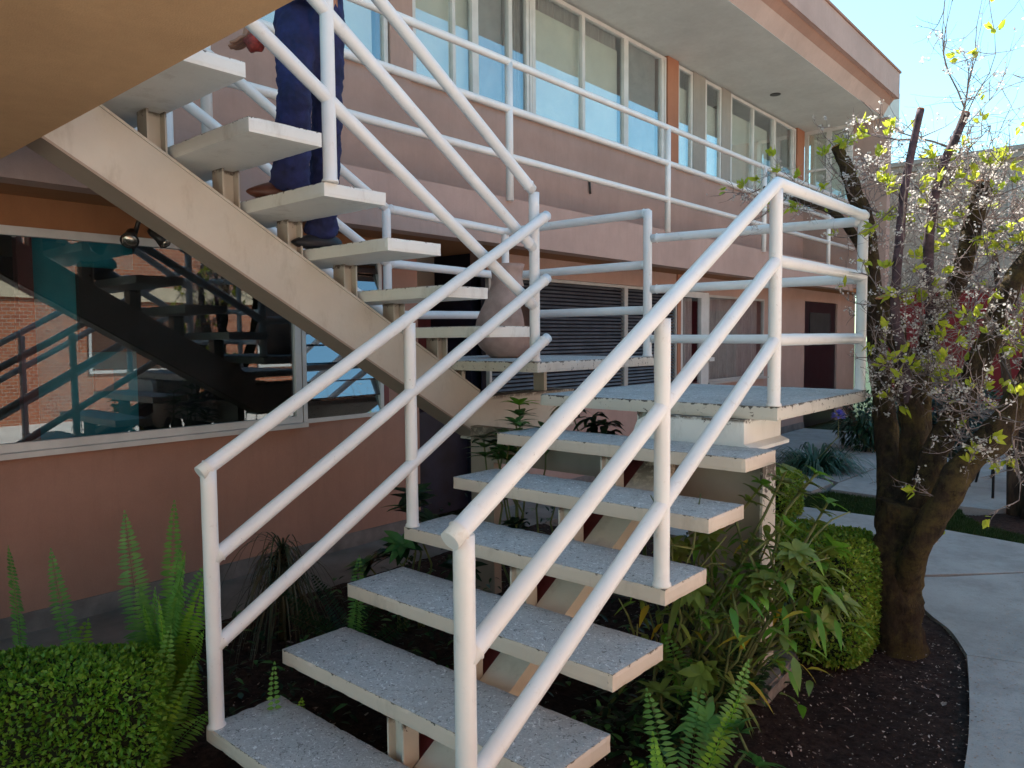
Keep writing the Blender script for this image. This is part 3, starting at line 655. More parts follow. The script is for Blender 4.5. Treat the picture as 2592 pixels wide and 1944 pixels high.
def strip(bm,pts,w0,mi=0,side=None,taper=True):
    """long grass-like blade along pts"""
    n=len(pts); prev=None
    for i,p in enumerate(pts):
        t=(pts[min(i+1,n-1)]-pts[max(i-1,0)]); s=t.cross(V((0,0,1))) if side is None else side
        if s.length<1e-4:s=V((1,0,0))
        s=s.normalized()*(w0*.5*((1-i/(n-1))**.6 if taper else 1)+.0006)
        a,b=bm.verts.new(p-s),bm.verts.new(p+s)
        if prev: f=bm.faces.new((prev[0],prev[1],b,a)); f.material_index=mi; f.smooth=True
        prev=(a,b)
# ---- clipped hedges
def hedge(name,label,cx,cy,ang,lx,ly,lz,n,seed,mats,lf=.022,bulge=.04,rnd=.5):
    r=random.Random(seed); bm=bmesh.new(); ca,sa=math.cos(ang),math.sin(ang)
    def wp(x,y,z): return V((cx+x*ca-y*sa,cy+x*sa+y*ca,z))
    t=thing(name,label,'hedge',(cx,cy,0))
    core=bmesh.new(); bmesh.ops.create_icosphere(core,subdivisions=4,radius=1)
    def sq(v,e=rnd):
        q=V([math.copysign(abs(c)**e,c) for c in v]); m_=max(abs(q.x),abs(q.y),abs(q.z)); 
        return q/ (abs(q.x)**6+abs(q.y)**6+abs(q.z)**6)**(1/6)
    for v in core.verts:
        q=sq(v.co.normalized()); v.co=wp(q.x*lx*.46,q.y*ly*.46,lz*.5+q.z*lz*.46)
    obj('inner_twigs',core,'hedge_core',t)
    for i in range(n):
        u_,v_=r.uniform(-1,1),r.uniform(-1,1); ar=[ly*lz,ly*lz,lx*lz,lx*lz,lx*ly]; fc=r.choices(range(5),ar)[0]
        q=V(((1,u_,v_),(-1,u_,v_),(u_,1,v_),(u_,-1,v_),(u_,v_,1))[fc]); q=q/(abs(q.x)**6+abs(q.y)**6+abs(q.z)**6)**(1/6); p0=V((q.x*lx*.5,q.y*ly*.5,lz*.5+q.z*lz*.5))
        nn=noise.noise(p0*7+V((seed,0,0))); k=1+bulge*nn-r.random()**2*.10
        c=wp(p0.x*k,p0.y*k,lz*.5+(p0.z-lz*.5)*k)
        if c.z<.03: continue
        out=V((q.x**5*ca-q.y**5*sa,q.x**5*sa+q.y**5*ca,q.z**5)).normalized()
        dd=(out*.8+rdir(r)*.9+V((0,0,.3))).normalized()
        s=lf*r.uniform(.6,1.25); leaf(bm,c,dd,rdir(r),s,s*.62,mi=(0 if r.random()<.75 else 1),droop=.1,segs=2)
    obj('foliage',bm,mats,t); return t
hedge('box_hedge','square clipped bright green hedge at the bottom left in front of the ferns',-.38,-.25,R(52),1.10,.38,.46,24000,4,['leaf_hedge','leaf_fern_light'],.020)
hedge('box_hedge','rounded yellow green clipped hedge beside the tree trunk right of the stairs',1.20,2.77,R(0),.62,.60,.56,22000,7,['leaf_hedge_yellow','leaf_hedge'],.020)
hedge('box_hedge','small ball shaped green bush by the far path behind the stairs',.05,5.15,0,.42,.42,.40,7000,9,['leaf_hedge_yellow','leaf_hedge'],.026)

# ---- sword ferns
def frond(bm,base,top,bend,W_,r,mi=0,n=34):
    """upright sword fern frond with paired leaflets"""
    base=V(base);top=V(top);ax=(top-base); L=ax.length; side0=V((r.uniform(-1,1),r.uniform(-1,1),0))
    face=V((.66,-.75,0)); s=ax.cross(face).normalized(); s.rotate(Matrix.Rotation(r.uniform(-.7,.7),3,'Z'))
    fn=ax.cross(s).normalized(); cv=r.uniform(-.07,.07); cf=r.uniform(.0,.06); pts=[base+ax*t+V(bend)*t*t+s*cv*math.sin(t*2.6)*L+fn*cf*t*t*L for t in [i/n for i in range(n+1)]]
    strip(bm,pts[::3]+[pts[-1]],.006,mi,side=ax.cross(s))
    for i in range(2,n+1):
        t=i/n; w=W_*(1-t**4.5)*min(1,t*5+.35)*r.uniform(.85,1.1)
        tg=(pts[i]-pts[i-1]).normalized()
        for sg in(-1,1):
            d=(s*sg+tg*.28+V((0,0,-.12))).normalized(); leaf(bm,pts[i],d,fn,w+.004,L/n*.92,mi,.15,r.uniform(-.05,.30),3)
def fern(label,base,tips,seed,W_=.045,mi_fn=None,mats=('leaf_fern','leaf_fern_light'),group='sword ferns under the stairs'):
    r=random.Random(seed); bm=bmesh.new()
    for k,tp in enumerate(tips):
        b=V(base)+V((r.uniform(-.05,.05),r.uniform(-.05,.05),0)); mi=1 if r.random()<.35 else 0
        if len(tp)>3: mi=tp[3]
        tp=V(tp[:3]); dd=tp-b; frond(bm,b,b+dd*V((.75,.75,1)) if False else b+V((dd.x*.8,dd.y*.8,dd.z)),(dd.x*.2,dd.y*.2,0),W_*1.25*r.uniform(.8,1.2),r,mi,n=max(14,int(dd.length/.0165)))
    t=obj('sword_fern',bm,list(mats),loc=base); tag(t,label,'fern',group); return t
fern('tallest upright sword fern clump leaning right, between the bottom left hedge and the stair post',(-.42,.36,0),[(-.28,.35,.91),(-.42,.40,.66),(-.22,.34,.76),(-.50,.30,.58),(-.30,.28,.60),(-.15,.36,.55,1),(-.36,.24,.52,1),(-.25,.26,.45),(-.12,.30,.64),(-.08,.34,.48),(-.18,.30,.40,1),(-.05,.38,.58),(-.32,.40,.70),(-.10,.28,.74),(-.04,.32,.66,1),(-.14,.42,.70)],21,.040)
fern('single slim sword fern with a yellow tip rising left of the tallest clump',(-.62,.42,0),[(-.80,.37,.80,0),(-.70,.5,.4),(-.66,.38,.5)],22,.046)
fern('short upright sword fern standing behind the left hedge',(-1.02,.22,.0),[(-1.12,.20,.62,0),(-1.02,.30,.3)],23,.050)
fern('faint sword fern at the left edge of the photo against the pink wall',(-1.5,.12,0),[(-1.50,.12,.58,0)],24,.050)
fern('pale green sword fern drooping beside the base of the left stair post',(-.16,.20,0),[(-.16,.21,.62,1),(-.08,.24,.52,0),(-.18,.12,.46,1),(-.02,.28,.42,0),(-.10,.14,.36,0),(-.03,.18,.28,0),(.00,.24,.30,1),(-.06,.10,.24,0),(-.12,.20,.44,0),(.02,.32,.22,0)],25,.036)
fern('tiny sword fern sprouting beside the foot of the left stair post',(.10,.56,0),[(.09,.54,.34,0),(.14,.6,.2)],26,.018)
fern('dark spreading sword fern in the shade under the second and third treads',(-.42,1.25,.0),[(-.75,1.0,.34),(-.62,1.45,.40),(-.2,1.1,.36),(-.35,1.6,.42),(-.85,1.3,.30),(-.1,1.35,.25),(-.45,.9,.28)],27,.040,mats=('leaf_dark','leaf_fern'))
fern('broad arching light green sword fern at the bottom right of the treads',(1.42,1.10,0),[(1.62,1.0,.30,1),(1.50,1.35,.36,1),(1.30,1.45,.34,0),(1.66,1.22,.22,0),(1.35,.9,.28,1),(1.56,.85,.26,1),(1.2,1.25,.33,0),(1.45,1.5,.42,0)],28,.045)
fern('upright light green sword fern fronds beside the second tread end',(1.46,.84,0),[(1.44,.86,.42,1),(1.52,.80,.38,1),(1.40,.95,.34,1)],29,.022)
fern('dark sword fern tucked behind the right end of the third tread',(1.20,1.75,0),[(1.35,1.65,.42),(1.1,1.6,.38),(1.3,1.9,.36),(1.05,1.85,.4),(1.42,1.8,.30)],30,.042,mats=('leaf_fern','leaf_dark'))

# ---- grassy plant against the wall (bronze arching leaves)
r=random.Random(40); bm=bmesh.new(); b0=V((-.82,1.12,0))
tube(bm,[b0,b0+V((.01,0,.25)),b0+V((0,.01,.45))],[.03,.022,.012],8,mi=0)
for i in range(190):
    a=r.uniform(0,6.28); z0=r.uniform(.25,.5); L=r.uniform(.25,.55); out=r.uniform(.3,1.0); up=r.uniform(.3,1.1) if r.random()<.6 else r.uniform(-.1,.3)
    d=V((math.cos(a),math.sin(a),0)); pts=[]
    for k in range(9):
        t=k/8; pts.append(b0+V((0,0,z0))+d*L*out*t*(1-.15*t)+V((0,0,L*(up*t-1.35*t*t))))
    strip(bm,pts,.008)
tag(obj('arching_grass_plant',bm,'leaf_grassy',loc=tuple(b0)),'dark bronze grassy plant with thin arching leaves against the pink wall left of the stairs','plant')

# ---- whorled glossy shrubs
def whorl(bm,p,ax,L,n,r,mi=0,wr=.3,dr=.25,spread=.9):
    ax=V(ax).normalized()
    for i in range(n):
        a=2*math.pi*i/n+r.uniform(-.3,.3); e=ax.orthogonal().normalized(); e.rotate(Matrix.Rotation(a,3,ax)); 
        d=(e*spread+ax*r.uniform(.15,.7)).normalized(); leaf(bm,p,d,ax,L*r.uniform(.7,1.1),L*wr,mi,.2,dr,4)
def stemplant(name,label,base,heads,seed,L,n,mats,stem='stem_green',cat='shrub',wr=.3,rad=.006,group=None,layers=2,kink=.04,dr=.25):
    r=random.Random(seed); t=thing(name,label,cat,base,group); sb=bmesh.new(); lb=bmesh.new()
    for hd in heads:
        b=V(base)+V((r.uniform(-.06,.06),r.uniform(-.06,.06),0)); e=V(hd[:3]); n_=5; pts=[]
        for k in range(n_+1):
            tt=k/n_; p=b.lerp(e,tt)+V((0,0,.12*math.sin(math.pi*tt)*(e-b).xy.length)); 
            if 0<k<n_: p+=V((r.uniform(-1,1),r.uniform(-1,1),r.uniform(-.5,.5)))*kink
            pts.append(p)
        tube(sb,pts,[rad*(1.25-.6*k/n_) for k in range(n_+1)],7)
        ax=(pts[-1]-pts[-2]).normalized()+V((0,0,.3)); mi=hd[3] if len(hd)>3 else (0 if r.random()<.8 else 1)
        for q in range(layers): whorl(lb,pts[-1].lerp(pts[-2],.25*q),ax,L*(1-.05*q),n,r,mi if q==0 else 0,wr,dr)
    obj('stem',sb,stem,t); obj('foliage',lb,list(mats),t); return t
stemplant('glossy_leaf_shrub','bright green broad leaved plant growing up between the two landings',(-.05,2.05,0),[(-.10,2.12,1.16,1),(-.02,2.0,1.08,0),(-.17,2.1,1.00,0),(-.25,2.0,.98,2),(.02,2.2,1.02,0),(-.30,2.15,.92,2),(-.05,1.98,.98,0)],51,.13,9,['leaf_glossy','leaf_fern_light','leaf_dark'],wr=.32,layers=3)
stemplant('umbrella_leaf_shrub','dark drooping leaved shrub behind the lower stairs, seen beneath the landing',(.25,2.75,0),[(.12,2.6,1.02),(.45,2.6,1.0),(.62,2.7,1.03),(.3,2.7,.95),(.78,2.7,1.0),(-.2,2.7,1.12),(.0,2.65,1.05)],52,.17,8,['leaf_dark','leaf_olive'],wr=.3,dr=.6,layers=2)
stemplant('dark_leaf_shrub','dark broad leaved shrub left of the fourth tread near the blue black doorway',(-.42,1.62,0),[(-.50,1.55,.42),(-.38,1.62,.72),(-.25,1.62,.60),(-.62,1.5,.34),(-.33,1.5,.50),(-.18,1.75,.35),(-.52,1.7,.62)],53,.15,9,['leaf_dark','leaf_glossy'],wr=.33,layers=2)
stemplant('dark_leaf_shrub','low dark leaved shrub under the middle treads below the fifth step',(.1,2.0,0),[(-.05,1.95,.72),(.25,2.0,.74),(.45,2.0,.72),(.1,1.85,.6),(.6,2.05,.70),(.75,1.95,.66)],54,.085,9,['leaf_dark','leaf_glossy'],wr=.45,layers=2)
# tangled shrub on the right with yellow green bare stems
rr=random.Random(61)
heads=[(1.48,1.85,.72,0),(1.33,1.85,.62,1),(1.22,1.92,.60,0),(1.44,2.15,.96,1),(1.28,1.95,.70,0),(1.42,1.90,.80,1),(1.36,2.05,.98,0),(1.50,2.12,.86,1),(1.52,2.1,.58,0),(1.50,1.95,.60,0),(1.5,2.0,.56,1),(1.40,1.75,.62,0),(1.28,1.60,.50,0),(1.56,1.90,.46,0),(1.15,1.80,.74,0),(1.05,1.70,.70,0),(1.24,2.10,.90,1),(1.5,2.2,.66,1),(1.6,2.0,.52,0),(1.30,1.45,.34,0),(1.18,1.62,.58,0)]
tg=stemplant('tangled_shrub','straggly shrub with yellow green bare stems and whorled leaves wrapped round the stair pier',(1.12,1.85,0),heads,61,.090,8,['leaf_olive','leaf_hedge','leaf_yellowed'],wr=.42,rad=.0075,kink=.06,layers=3,dr=.35)
sb=bmesh.new()
for i in range(24):
    a=V((rr.uniform(.85,1.3),rr.uniform(1.5,2.05),0)); b=a+V((rr.uniform(-.05,.38),rr.uniform(-.05,.22),rr.uniform(.4,.85)))
    pts=[a.lerp(b,k/5)+V((rr.uniform(-1,1),rr.uniform(-1,1),0))*.03 for k in range(6)]; tube(sb,pts,[.0075-.0009*k for k in range(6)],6)
    for q in range(2):
        s=pts[rr.randint(2,5)]; e=s+V((rr.uniform(-.15,.2),rr.uniform(-.15,.15),rr.uniform(-.05,.2))); tube(sb,[s,s.lerp(e,.5)+V((0,0,.02)),e],[.005,.004,.002],5)
obj('stem',sb,'stem_green',tg)
lb=bmesh.new()
for i in range(260):
    p=V((rr.uniform(.95,1.62),rr.uniform(1.55,2.15),0)); p.z=rr.uniform(.22,.55)+.35*(p.y-1.5)
    leaf(lb,p,rdir(rr,-.7,.3),V((0,0,1)),rr.uniform(.06,.12),rr.uniform(.02,.035),rr.choice((0,0,1,2) if rr.random()<.3 else (0,1)),.2,.5,4)
obj('foliage',lb,['leaf_olive','leaf_hedge','leaf_yellowed'],tg)
stemplant('young_leaf_plant','small plant with pale glossy oval leaves in the mulch right of the ferns',(1.55,1.25,0),[(1.58,1.28,.20,0),(1.50,1.30,.28,0),(1.64,1.22,.12,0)],63,.085,8,['leaf_glossy','leaf_fern'],wr=.32,layers=2)
stemplant('young_leaf_plant','low leafy plant behind the right ends of the middle lower treads',(1.18,1.45,0),[(1.3,1.5,.34,0),(1.2,1.35,.28,0),(1.36,1.38,.22,1),(1.1,1.5,.3,0),(1.42,1.5,.26,0)],64,.13,8,['leaf_olive','leaf_fern'],wr=.24,layers=2,dr=.4)
# understorey ground cover in the dark beneath the flight
bm=bmesh.new()
for i in range(2600):
    x,y=rr.uniform(-1.1,1.05),rr.uniform(.5,3.6)
    if rr.random()<.35: x,y=rr.uniform(.9,1.3),rr.uniform(1.2,2.3)
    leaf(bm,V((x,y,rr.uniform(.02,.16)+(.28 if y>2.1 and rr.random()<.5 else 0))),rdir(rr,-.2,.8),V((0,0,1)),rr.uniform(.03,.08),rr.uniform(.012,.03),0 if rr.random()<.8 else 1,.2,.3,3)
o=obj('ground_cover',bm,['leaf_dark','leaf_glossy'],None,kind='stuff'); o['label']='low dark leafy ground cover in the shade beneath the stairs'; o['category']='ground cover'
# ---- far planting
def strapclump(name,label,cx,cy,n,L,seed,mm,flower=None):
    r=random.Random(seed); t=thing(name,label,'plant',(cx,cy,0)); bm=bmesh.new()
    for i in range(n):
        a=r.uniform(0,6.28); d=V((math.cos(a),math.sin(a),0)); b=V((cx,cy,0))+d*r.uniform(0,.25); l=L*r.uniform(.6,1.1); up=r.uniform(.35,1.25)
        strip(bm,[b+d*l*t*.75+V((0,0,l*(up*t*1.25-(.35+up*.75)*t*t))) for t in[k/7 for k in range(8)]],.026)
    obj('leaves',bm,mm,t)
    if flower:
        fb=bmesh.new(); p=V(flower); sb=bmesh.new(); tube(sb,[V((cx,cy,.1)),V((p.x,p.y,p.z*.6)),p],.006,6); obj('flower_stem',sb,'stem_green',t)
        for i in range(60):
            d=rdir(r,-.3,1); leaf(fb,p+d*.03,d,V((0,0,1)),.06,.03,0,.1,.1,2)
        obj('flower_head',fb,'petal_blue',t)
    return t
strapclump('lily_clump','large arching clump of dark green strap leaves with one blue flower by the far path',-.42,7.55,420,.62,71,'leaf_agap',(-.30,7.95,.60))
def bushy(name,label,cx,cy,lx,ly,lz,n,L,seed,mats):
    r=random.Random(seed); t=thing(name,label,'shrub',(cx,cy,0)); sb=bmesh.new(); lb=bmesh.new()
    for i in range(9):
        a=r.uniform(0,6.28); tube(sb,[V((cx,cy,0)),V((cx+math.cos(a)*lx*.25,cy+math.sin(a)*ly*.25,lz*.5)),V((cx+math.cos(a)*lx*.45,cy+math.sin(a)*ly*.45,lz*.85))],[.02,.013,.006],6)
    for i in range(n):
        d=rdir(r); k=r.random()**.4; p=V((cx+d.x*lx*.5*k,cy+d.y*ly*.5*k,lz*.52+d.z*lz*.48*k))
        leaf(lb,p,(d+rdir(r)*.8).normalized(),V((0,0,1)),L*r.uniform(.6,1.1),L*.3,0 if r.random()<.8 else 1,.2,.3,3)
    obj('stem',sb,'stem_brown',t); obj('foliage',lb,list(mats),t)
bushy('teal_leaf_bush','bluish green bush behind the tree trunk in front of the maroon wall',.30,10.3,1.5,.9,.95,2200,.16,72,['leaf_teal','leaf_dark'])
bushy('dark_bush','dark green bush in shade beneath the far doorway, left of the tree trunk',-.35,9.4,.9,.8,.8,1300,.12,73,['leaf_dark','leaf_agap'])
bushy('dark_bush','dark bush behind the cafe table at the right edge',1.75,11.0,1.3,.9,.9,1500,.14,74,['leaf_dark','leaf_agap'])

# ---------------------------------------------------------------- blossoming tree
tree=thing('blossom_tree','pollarded multi stemmed tree with white blossom and young yellow green leaves beside the landing','tree',(1.57,2.95,0))
def limb(pts,rad,name='limb',mm='bark_moss',cut=False,seg=16,wob=.25):
    # resample smoothly with bark irregularity
    P=[V(p) for p in pts]; out=[];rr_=[]
    n=len(P); N=(n-1)*5
    for i in range(N+1):
        t=i/5; k=min(int(t),n-2); f=t-k; p0=P[max(k-1,0)];p1=P[k];p2=P[k+1];p3=P[min(k+2,n-1)]
        q=.5*((2*p1)+(p2-p0)*f+(2*p0-5*p1+4*p2-p3)*f*f+(3*p1-p0-3*p2+p3)*f**3); out.append(q); rr_.append(rad[k]*(1-f)+rad[k+1]*f)
    bm=bmesh.new(); tube(bm,out,rr_,seg)
    for v in bm.verts:
        # push in and out along the ring direction
        c=min(range(len(out)),key=lambda i:(out[i]-v.co).length_squared) if seg<=16 else 0
        d=(v.co-out[c]); L_=d.length
        if L_>1e-4: v.co+=d.normalized()*rr_[c]*wob*(noise.noise(v.co*11)+.6*noise.noise(v.co*27))
    o=obj(name,bm,mm,tree)
    if cut:
        t=(out[-1]-out[-2]).normalized(); cb=T([out[-1]+t*.001,out[-1]+t*.006],rr_[-1]*.95,14); obj('cut_end',cb,'cut_wood',o)
    return out
lt=limb([(1.57,2.95,-.05),(1.565,2.946,.10),(1.556,2.941,.24),(1.559,2.943,.386),(1.575,2.955,.577),(1.59,2.965,.72)],[.130,.115,.106,.106,.125,.13],'trunk',seg=16)
lA=limb([(1.56,2.93,.40),(1.513,3.035,.648),(1.445,3.20,.91),(1.385,3.335,1.118),(1.325,3.448,1.342),(1.275,3.516,1.621),(1.238,3.537,1.948),(1.206,3.538,2.166),(1.17,3.506,2.274),(1.134,3.474,2.412),(1.108,3.452,2.5),(1.087,3.434,2.556)],[.06,.070,.062,.056,.052,.050,.046,.044,.042,.038,.033,.030],cut=True)
lB=limb([(1.58,3.0,.55),(1.585,3.08,.80),(1.575,3.12,.988),(1.553,3.125,1.162),(1.525,3.11,1.337),(1.496,3.087,1.512),(1.46,3.05,1.65),(1.448,3.035,1.70)],[.075,.07,.062,.054,.048,.044,.040,.040],cut=True)
lC=limb([(1.585,2.95,.45),(1.665,2.975,.82),(1.697,2.997,.98),(1.735,3.026,1.09),(1.787,3.076,1.227),(1.825,3.109,1.364),(1.883,3.16,1.527),(1.92,3.193,1.689),(1.982,3.247,1.832),(2.06,3.30,2.0),(2.12,3.3,2.3)],[.055,.066,.058,.052,.05,.048,.046,.044,.042,.036,.02])
lD=limb([(1.58,2.94,.28),(1.67,2.80,.55),(1.786,2.809,.818),(1.848,2.864,.957),(1.924,2.93,1.05),(1.986,2.984,1.182),(2.047,3.037,1.336),(2.107,3.09,1.507),(2.2,3.1,1.8)],[.05,.055,.058,.062,.062,.058,.054,.05,.035])
lE=limb([(1.60,3.05,.8),(1.580,3.2,1.1),(1.577,3.26,1.301),(1.606,3.30,1.57),(1.692,3.37,1.775),(1.725,3.40,1.907),(1.751,3.43,2.112),(1.783,3.46,2.256)],[.05,.05,.046,.044,.048,.046,.044,.042],cut=True)
lF=limb([(1.55,3.10,1.169),(1.532,3.06,1.417),(1.50,3.03,1.607),(1.504,3.027,1.832),(1.513,3.036,2.008),(1.523,3.044,2.202),(1.541,3.06,2.342),(1.575,3.09,2.575)],[.026,.024,.022,.021,.02,.019,.018,.017],mm='branch_purple',cut=True,wob=.12)
lG=limb([(1.618,3.30,1.50),(1.595,3.26,1.724),(1.591,3.24,1.955),(1.606,3.25,2.163),(1.645,3.284,2.364),(1.678,3.313,2.46),(1.715,3.345,2.585)],[.028,.025,.024,.022,.021,.02,.019],mm='branch_purple',cut=True,wob=.12)
lH=limb([(1.240,3.535,1.90),(1.164,3.43,2.09),(1.095,3.315,2.19),(1.028,3.16,2.215),(.90,2.90,2.28)],[.026,.024,.020,.015,.007],mm='bark_moss')
rt=random.Random(77); tw=bmesh.new(); bl=bmesh.new(); lv=bmesh.new()
def twig(p,d,L,r0,depth):
    n=5; pts=[p]; dd=d.normalized(); kk=.24
    for i in range(n):
        dd=(dd+rdir(rt)*kk+V((0,0,.07))).normalized(); pts.append(pts[-1]+dd*L/n)
    tube(tw,pts,[r0*(1-.7*i/n) for i in range(n+1)],4 if r0<.004 else 5,cap=False)
    for i in range(1,n+1):
        z=pts[i].z
        for q in range(2):
            if rt.random()<(.065 if depth else .13):
                c=pts[i]+rdir(rt)*.008
                for k in range(rt.choice((1,2,4,9))):
                    e=rdir(rt,-.2,1); leaf(bl,c+rdir(rt)*.012,e,rdir(rt),rt.uniform(.009,.016),.012,0,.1,0,2)
        if rt.random()<.014:
            for k in range(rt.randint(4,9)): leaf(lv,pts[i]+rdir(rt)*.015,(dd+rdir(rt)*.9+V((0,0,.3))).normalized(),rdir(rt),rt.uniform(.03,.060),.023,0,.25,.1,3)
    if depth<2:
        for i in range(1,n+1):
            for q in range(rt.choice((1,1,2,2)) if depth==0 else rt.choice((0,0,1))):
                twig(pts[i],(dd*.5+rdir(rt)).normalized(),L*rt.uniform(.35,.65),r0*.55,depth+1)
def shoots(path,i0,i1,n,L0,L1,bias=V((0,0,.6)),r0=.0050):
    for k in range(n):
        p=path[rt.randint(int(i0*(len(path)-1)),int(i1*(len(path)-1)))]
        d=(rdir(rt)+bias).normalized(); twig(p+d*.02,d,rt.uniform(L0,L1),r0*rt.uniform(.6,1.2),0)
shoots(lA,.42,.95,15,.12,.34,V((.1,0,.3))); shoots(lB,.45,1,15,.12,.34,V((0,0,.2))); shoots(lC,.30,1,40,.15,.42,V((.1,0,.15))); shoots(lE,.30,1,40,.15,.42,V((.1,0,.15))); shoots(lF,.25,1,9,.12,.32,V((0,0,.3))); shoots(lG,.3,1,11,.15,.36,V((0,0,.3))); shoots(lD,.5,1,20,.15,.42,V((0,0,.3)))
shoots(lC,.7,1,5,.3,.5,V((.2,.1,.7)),.0045); shoots(lE,.7,1,5,.3,.5,V((.1,0,.8)),.0045); shoots(lG,.8,1,5,.3,.6,V((.2,0,1)))
shoots(lH,.4,1,8,.12,.36,V((-1.2,-.8,.05)),.0035); shoots(lA,.75,1,4,.15,.35,V((0,0,1)),.004); shoots(lB,.0,.4,5,.1,.2); shoots(lD,.2,.5,5,.1,.25)
obj('twigs',tw,'twig',tree); obj('blossom',bl,'blossom',tree); obj('young_leaves',lv,'leaf_spring',tree)
# second tree, multi stem, behind
t2=thing('background_tree','dark multi stemmed tree at the right edge behind the blossoming tree','tree',(1.62,6.5,0))
bm=bmesh.new()
for i in range(6):
    a=rt.uniform(0,6.28); b=V((1.62+.07*math.cos(a),6.5+.07*math.sin(a),-.03)); pts=[b]
    for k in range(7): pts.append(pts[-1]+V((math.cos(a)*.07+rt.uniform(-.03,.03),math.sin(a)*.05,.36)))
    tube(bm,pts,[.055-.005*k for k in range(8)],9)
obj('trunk',bm,'bark',t2)
sv=(tw,bl,lv); tw,bl,lv=bmesh.new(),bmesh.new(),bmesh.new()
for i in range(40):
    p=V((1.62+rt.uniform(-.5,.6),6.5+rt.uniform(-.5,.5),rt.uniform(1.5,2.5))); twig(p,(rdir(rt)+V((0,0,.7))).normalized(),rt.uniform(.4,.9),.006,0)
obj('twigs',tw,'twig',t2); obj('blossom',bl,'blossom',t2); obj('young_leaves',lv,'leaf_spring',t2)

# ---------------------------------------------------------------- cafe table and chairs far right
ct=thing('cafe_table','small dark metal cafe table on the far patio behind the tree','table',(1.30,7.9,0))
obj('table_top',T([(1.30,7.9,.70),(1.30,7.9,.72)],.33,28),'black_metal',ct)
for a in(.5,2.1,3.7,5.2): obj('leg',T([(1.30+.25*math.cos(a),7.9+.25*math.sin(a),.0),(1.30+.1*math.cos(a),7.9+.1*math.sin(a),.70)],.012,8),'black_metal',ct)
def chair(x,y,ang,label):
    t=thing('cafe_chair',label,'chair',(x,y,0),'metal chairs on the far patio'); c,s=math.cos(ang),math.sin(ang)
    P=lambda a,b,z:(x+a*c-b*s,y+a*s+b*c,z)
    bm=bmesh.new()
    for i in range(7): tube(bm,[P(-.18+.06*i,-.18,.44),P(-.18+.06*i,.18,.44)],.010,6)
    tube(bm,[P(-.2,-.19,.44),P(.2,-.19,.44)],.012,6);tube(bm,[P(-.2,.19,.44),P(.2,.19,.44)],.012,6); obj('seat',bm,'black_metal',t)
    bm=bmesh.new()
    for z in(.55,.63,.71,.79): tube(bm,[P(-.19,.20,z),P(.19,.20,z)],.012,6)
    obj('backrest',bm,'black_metal',t)
    for a,b,z in((-.19,-.19,.44),(.19,-.19,.44),(-.19,.2,.82),(.19,.2,.82)): obj('leg',T([P(a,b,0),P(a,b,z)],.012,8),'black_metal',t)
chair(1.22,7.25,R(165),'slatted dark metal chair nearest the tree, in front of the cafe table'); chair(1.95,8.1,R(-80),'slatted dark metal chair on the far side of the cafe table')

# ---------------------------------------------------------------- neighbouring buildings
nb=thing('neighbour_building','grey plastered flat roofed building with a maroon ground floor beyond the tree','building',(3,15,0))
obj('wall',B((-1.9,14,15.0,19,2.35,4.72)),'neighbour_grey',nb); obj('ground_floor_wall',B((-1.9,2.2,15.15,19,0,2.349)),'neighbour_maroon',nb); obj('ground_floor_wall',B((2.201,14,15.15,19,0,2.349)),'neighbour_grey',nb)
obj('roof_edge',B((-2.05,14.1,14.85,19.1,4.72,4.80),(-2.0,14.1,14.9,19.1,4.6,4.719)),'grey_plaster',nb)
obj('roof_vent',B((-1.2,-.4,15.4,16,4.8,4.93),(.2,1.4,15.6,16.2,4.8,4.9)),'roof_brown',nb)
for x in(.3,2.6,4.9):
    f=obj('window',B((x,x+.05,14.97,15.03,3.0,4.1),(x+1.35,x+1.4,14.97,15.03,3.0,4.1),(x+.05,x+1.35,14.97,15.03,3.0,3.05),(x+.05,x+1.35,14.97,15.03,4.05,4.1),(x+.68,x+.72,14.97,15.03,3.05,4.05)),'frame_grey',nb); obj('pane',B((x+.05,x+1.35,14.99,14.995,3.05,4.05)),'glass_upper',f)
obj('door',B((.9,1.8,15.11,15.149,0,2.1)),'door_black',nb)
ob=thing('brick_building','sunlit red brick building with a cream band, seen reflected in the big left window','building',(9.5,3,0))
obj('wall',B((9,14,-12,14.5,0,2.3),(9,14,-12,14.5,2.6,4.8)),'brick',ob); obj('band',B((8.95,14,-12,14.5,2.301,2.599),(8.9,14.1,-12,14.5,4.801,5.1)),'cream_band',ob)
for y in(-6,-2.5,1,4.5,8):
    f=obj('window',B((8.96,9.02,y,y+1.8,.9,.96),(8.96,9.02,y,y+1.8,2.04,2.1),(8.96,9.02,y,y+.05,.96,2.04),(8.96,9.02,y+1.75,y+1.8,.96,2.04)),'frame_white',ob); obj('pane',B((8.985,8.99,y+.05,y+1.75,.96,2.04)),'glass_dark',f)

# ---------------------------------------------------------------- person climbing the upper flight
per=thing('person','person in dark blue jeans climbing the upper flight, holding a red bundle','person',(-.12,.95,1.925))
def skinmesh(name,joints,edges,mm,parent,sub=2,root=0):
    me=bpy.data.meshes.new(name); off=world_loc(parent)
    me.from_pydata([tuple(V(j[:3])-off) for j in joints],edges,[]); o=bpy.data.objects.new(name,me); link(o,parent)
    sk=o.modifiers.new('skin','SKIN'); sk.use_smooth_shade=True
    if not me.skin_vertices: me.skin_vertices.new(name='')
    for i,j in enumerate(joints):
        rr=j[3]; rr=rr if isinstance(rr,tuple) else (rr,rr); me.skin_vertices[0].data[i].radius=rr; me.skin_vertices[0].data[i].use_root=(i==root)
    sb=o.modifiers.new('sub','SUBSURF'); sb.levels=sub; sb.render_levels=sub
    me.materials.append(M[mm]); return o
PX0,PY0=-.06,.90   # pelvis
hipz=2.93
kneeL=(-.065,.82,2.47); ankL=(-.215,.885,2.205); kneeR=(-.15,1.03,2.44); ankR=(-.38,1.15,2.05)
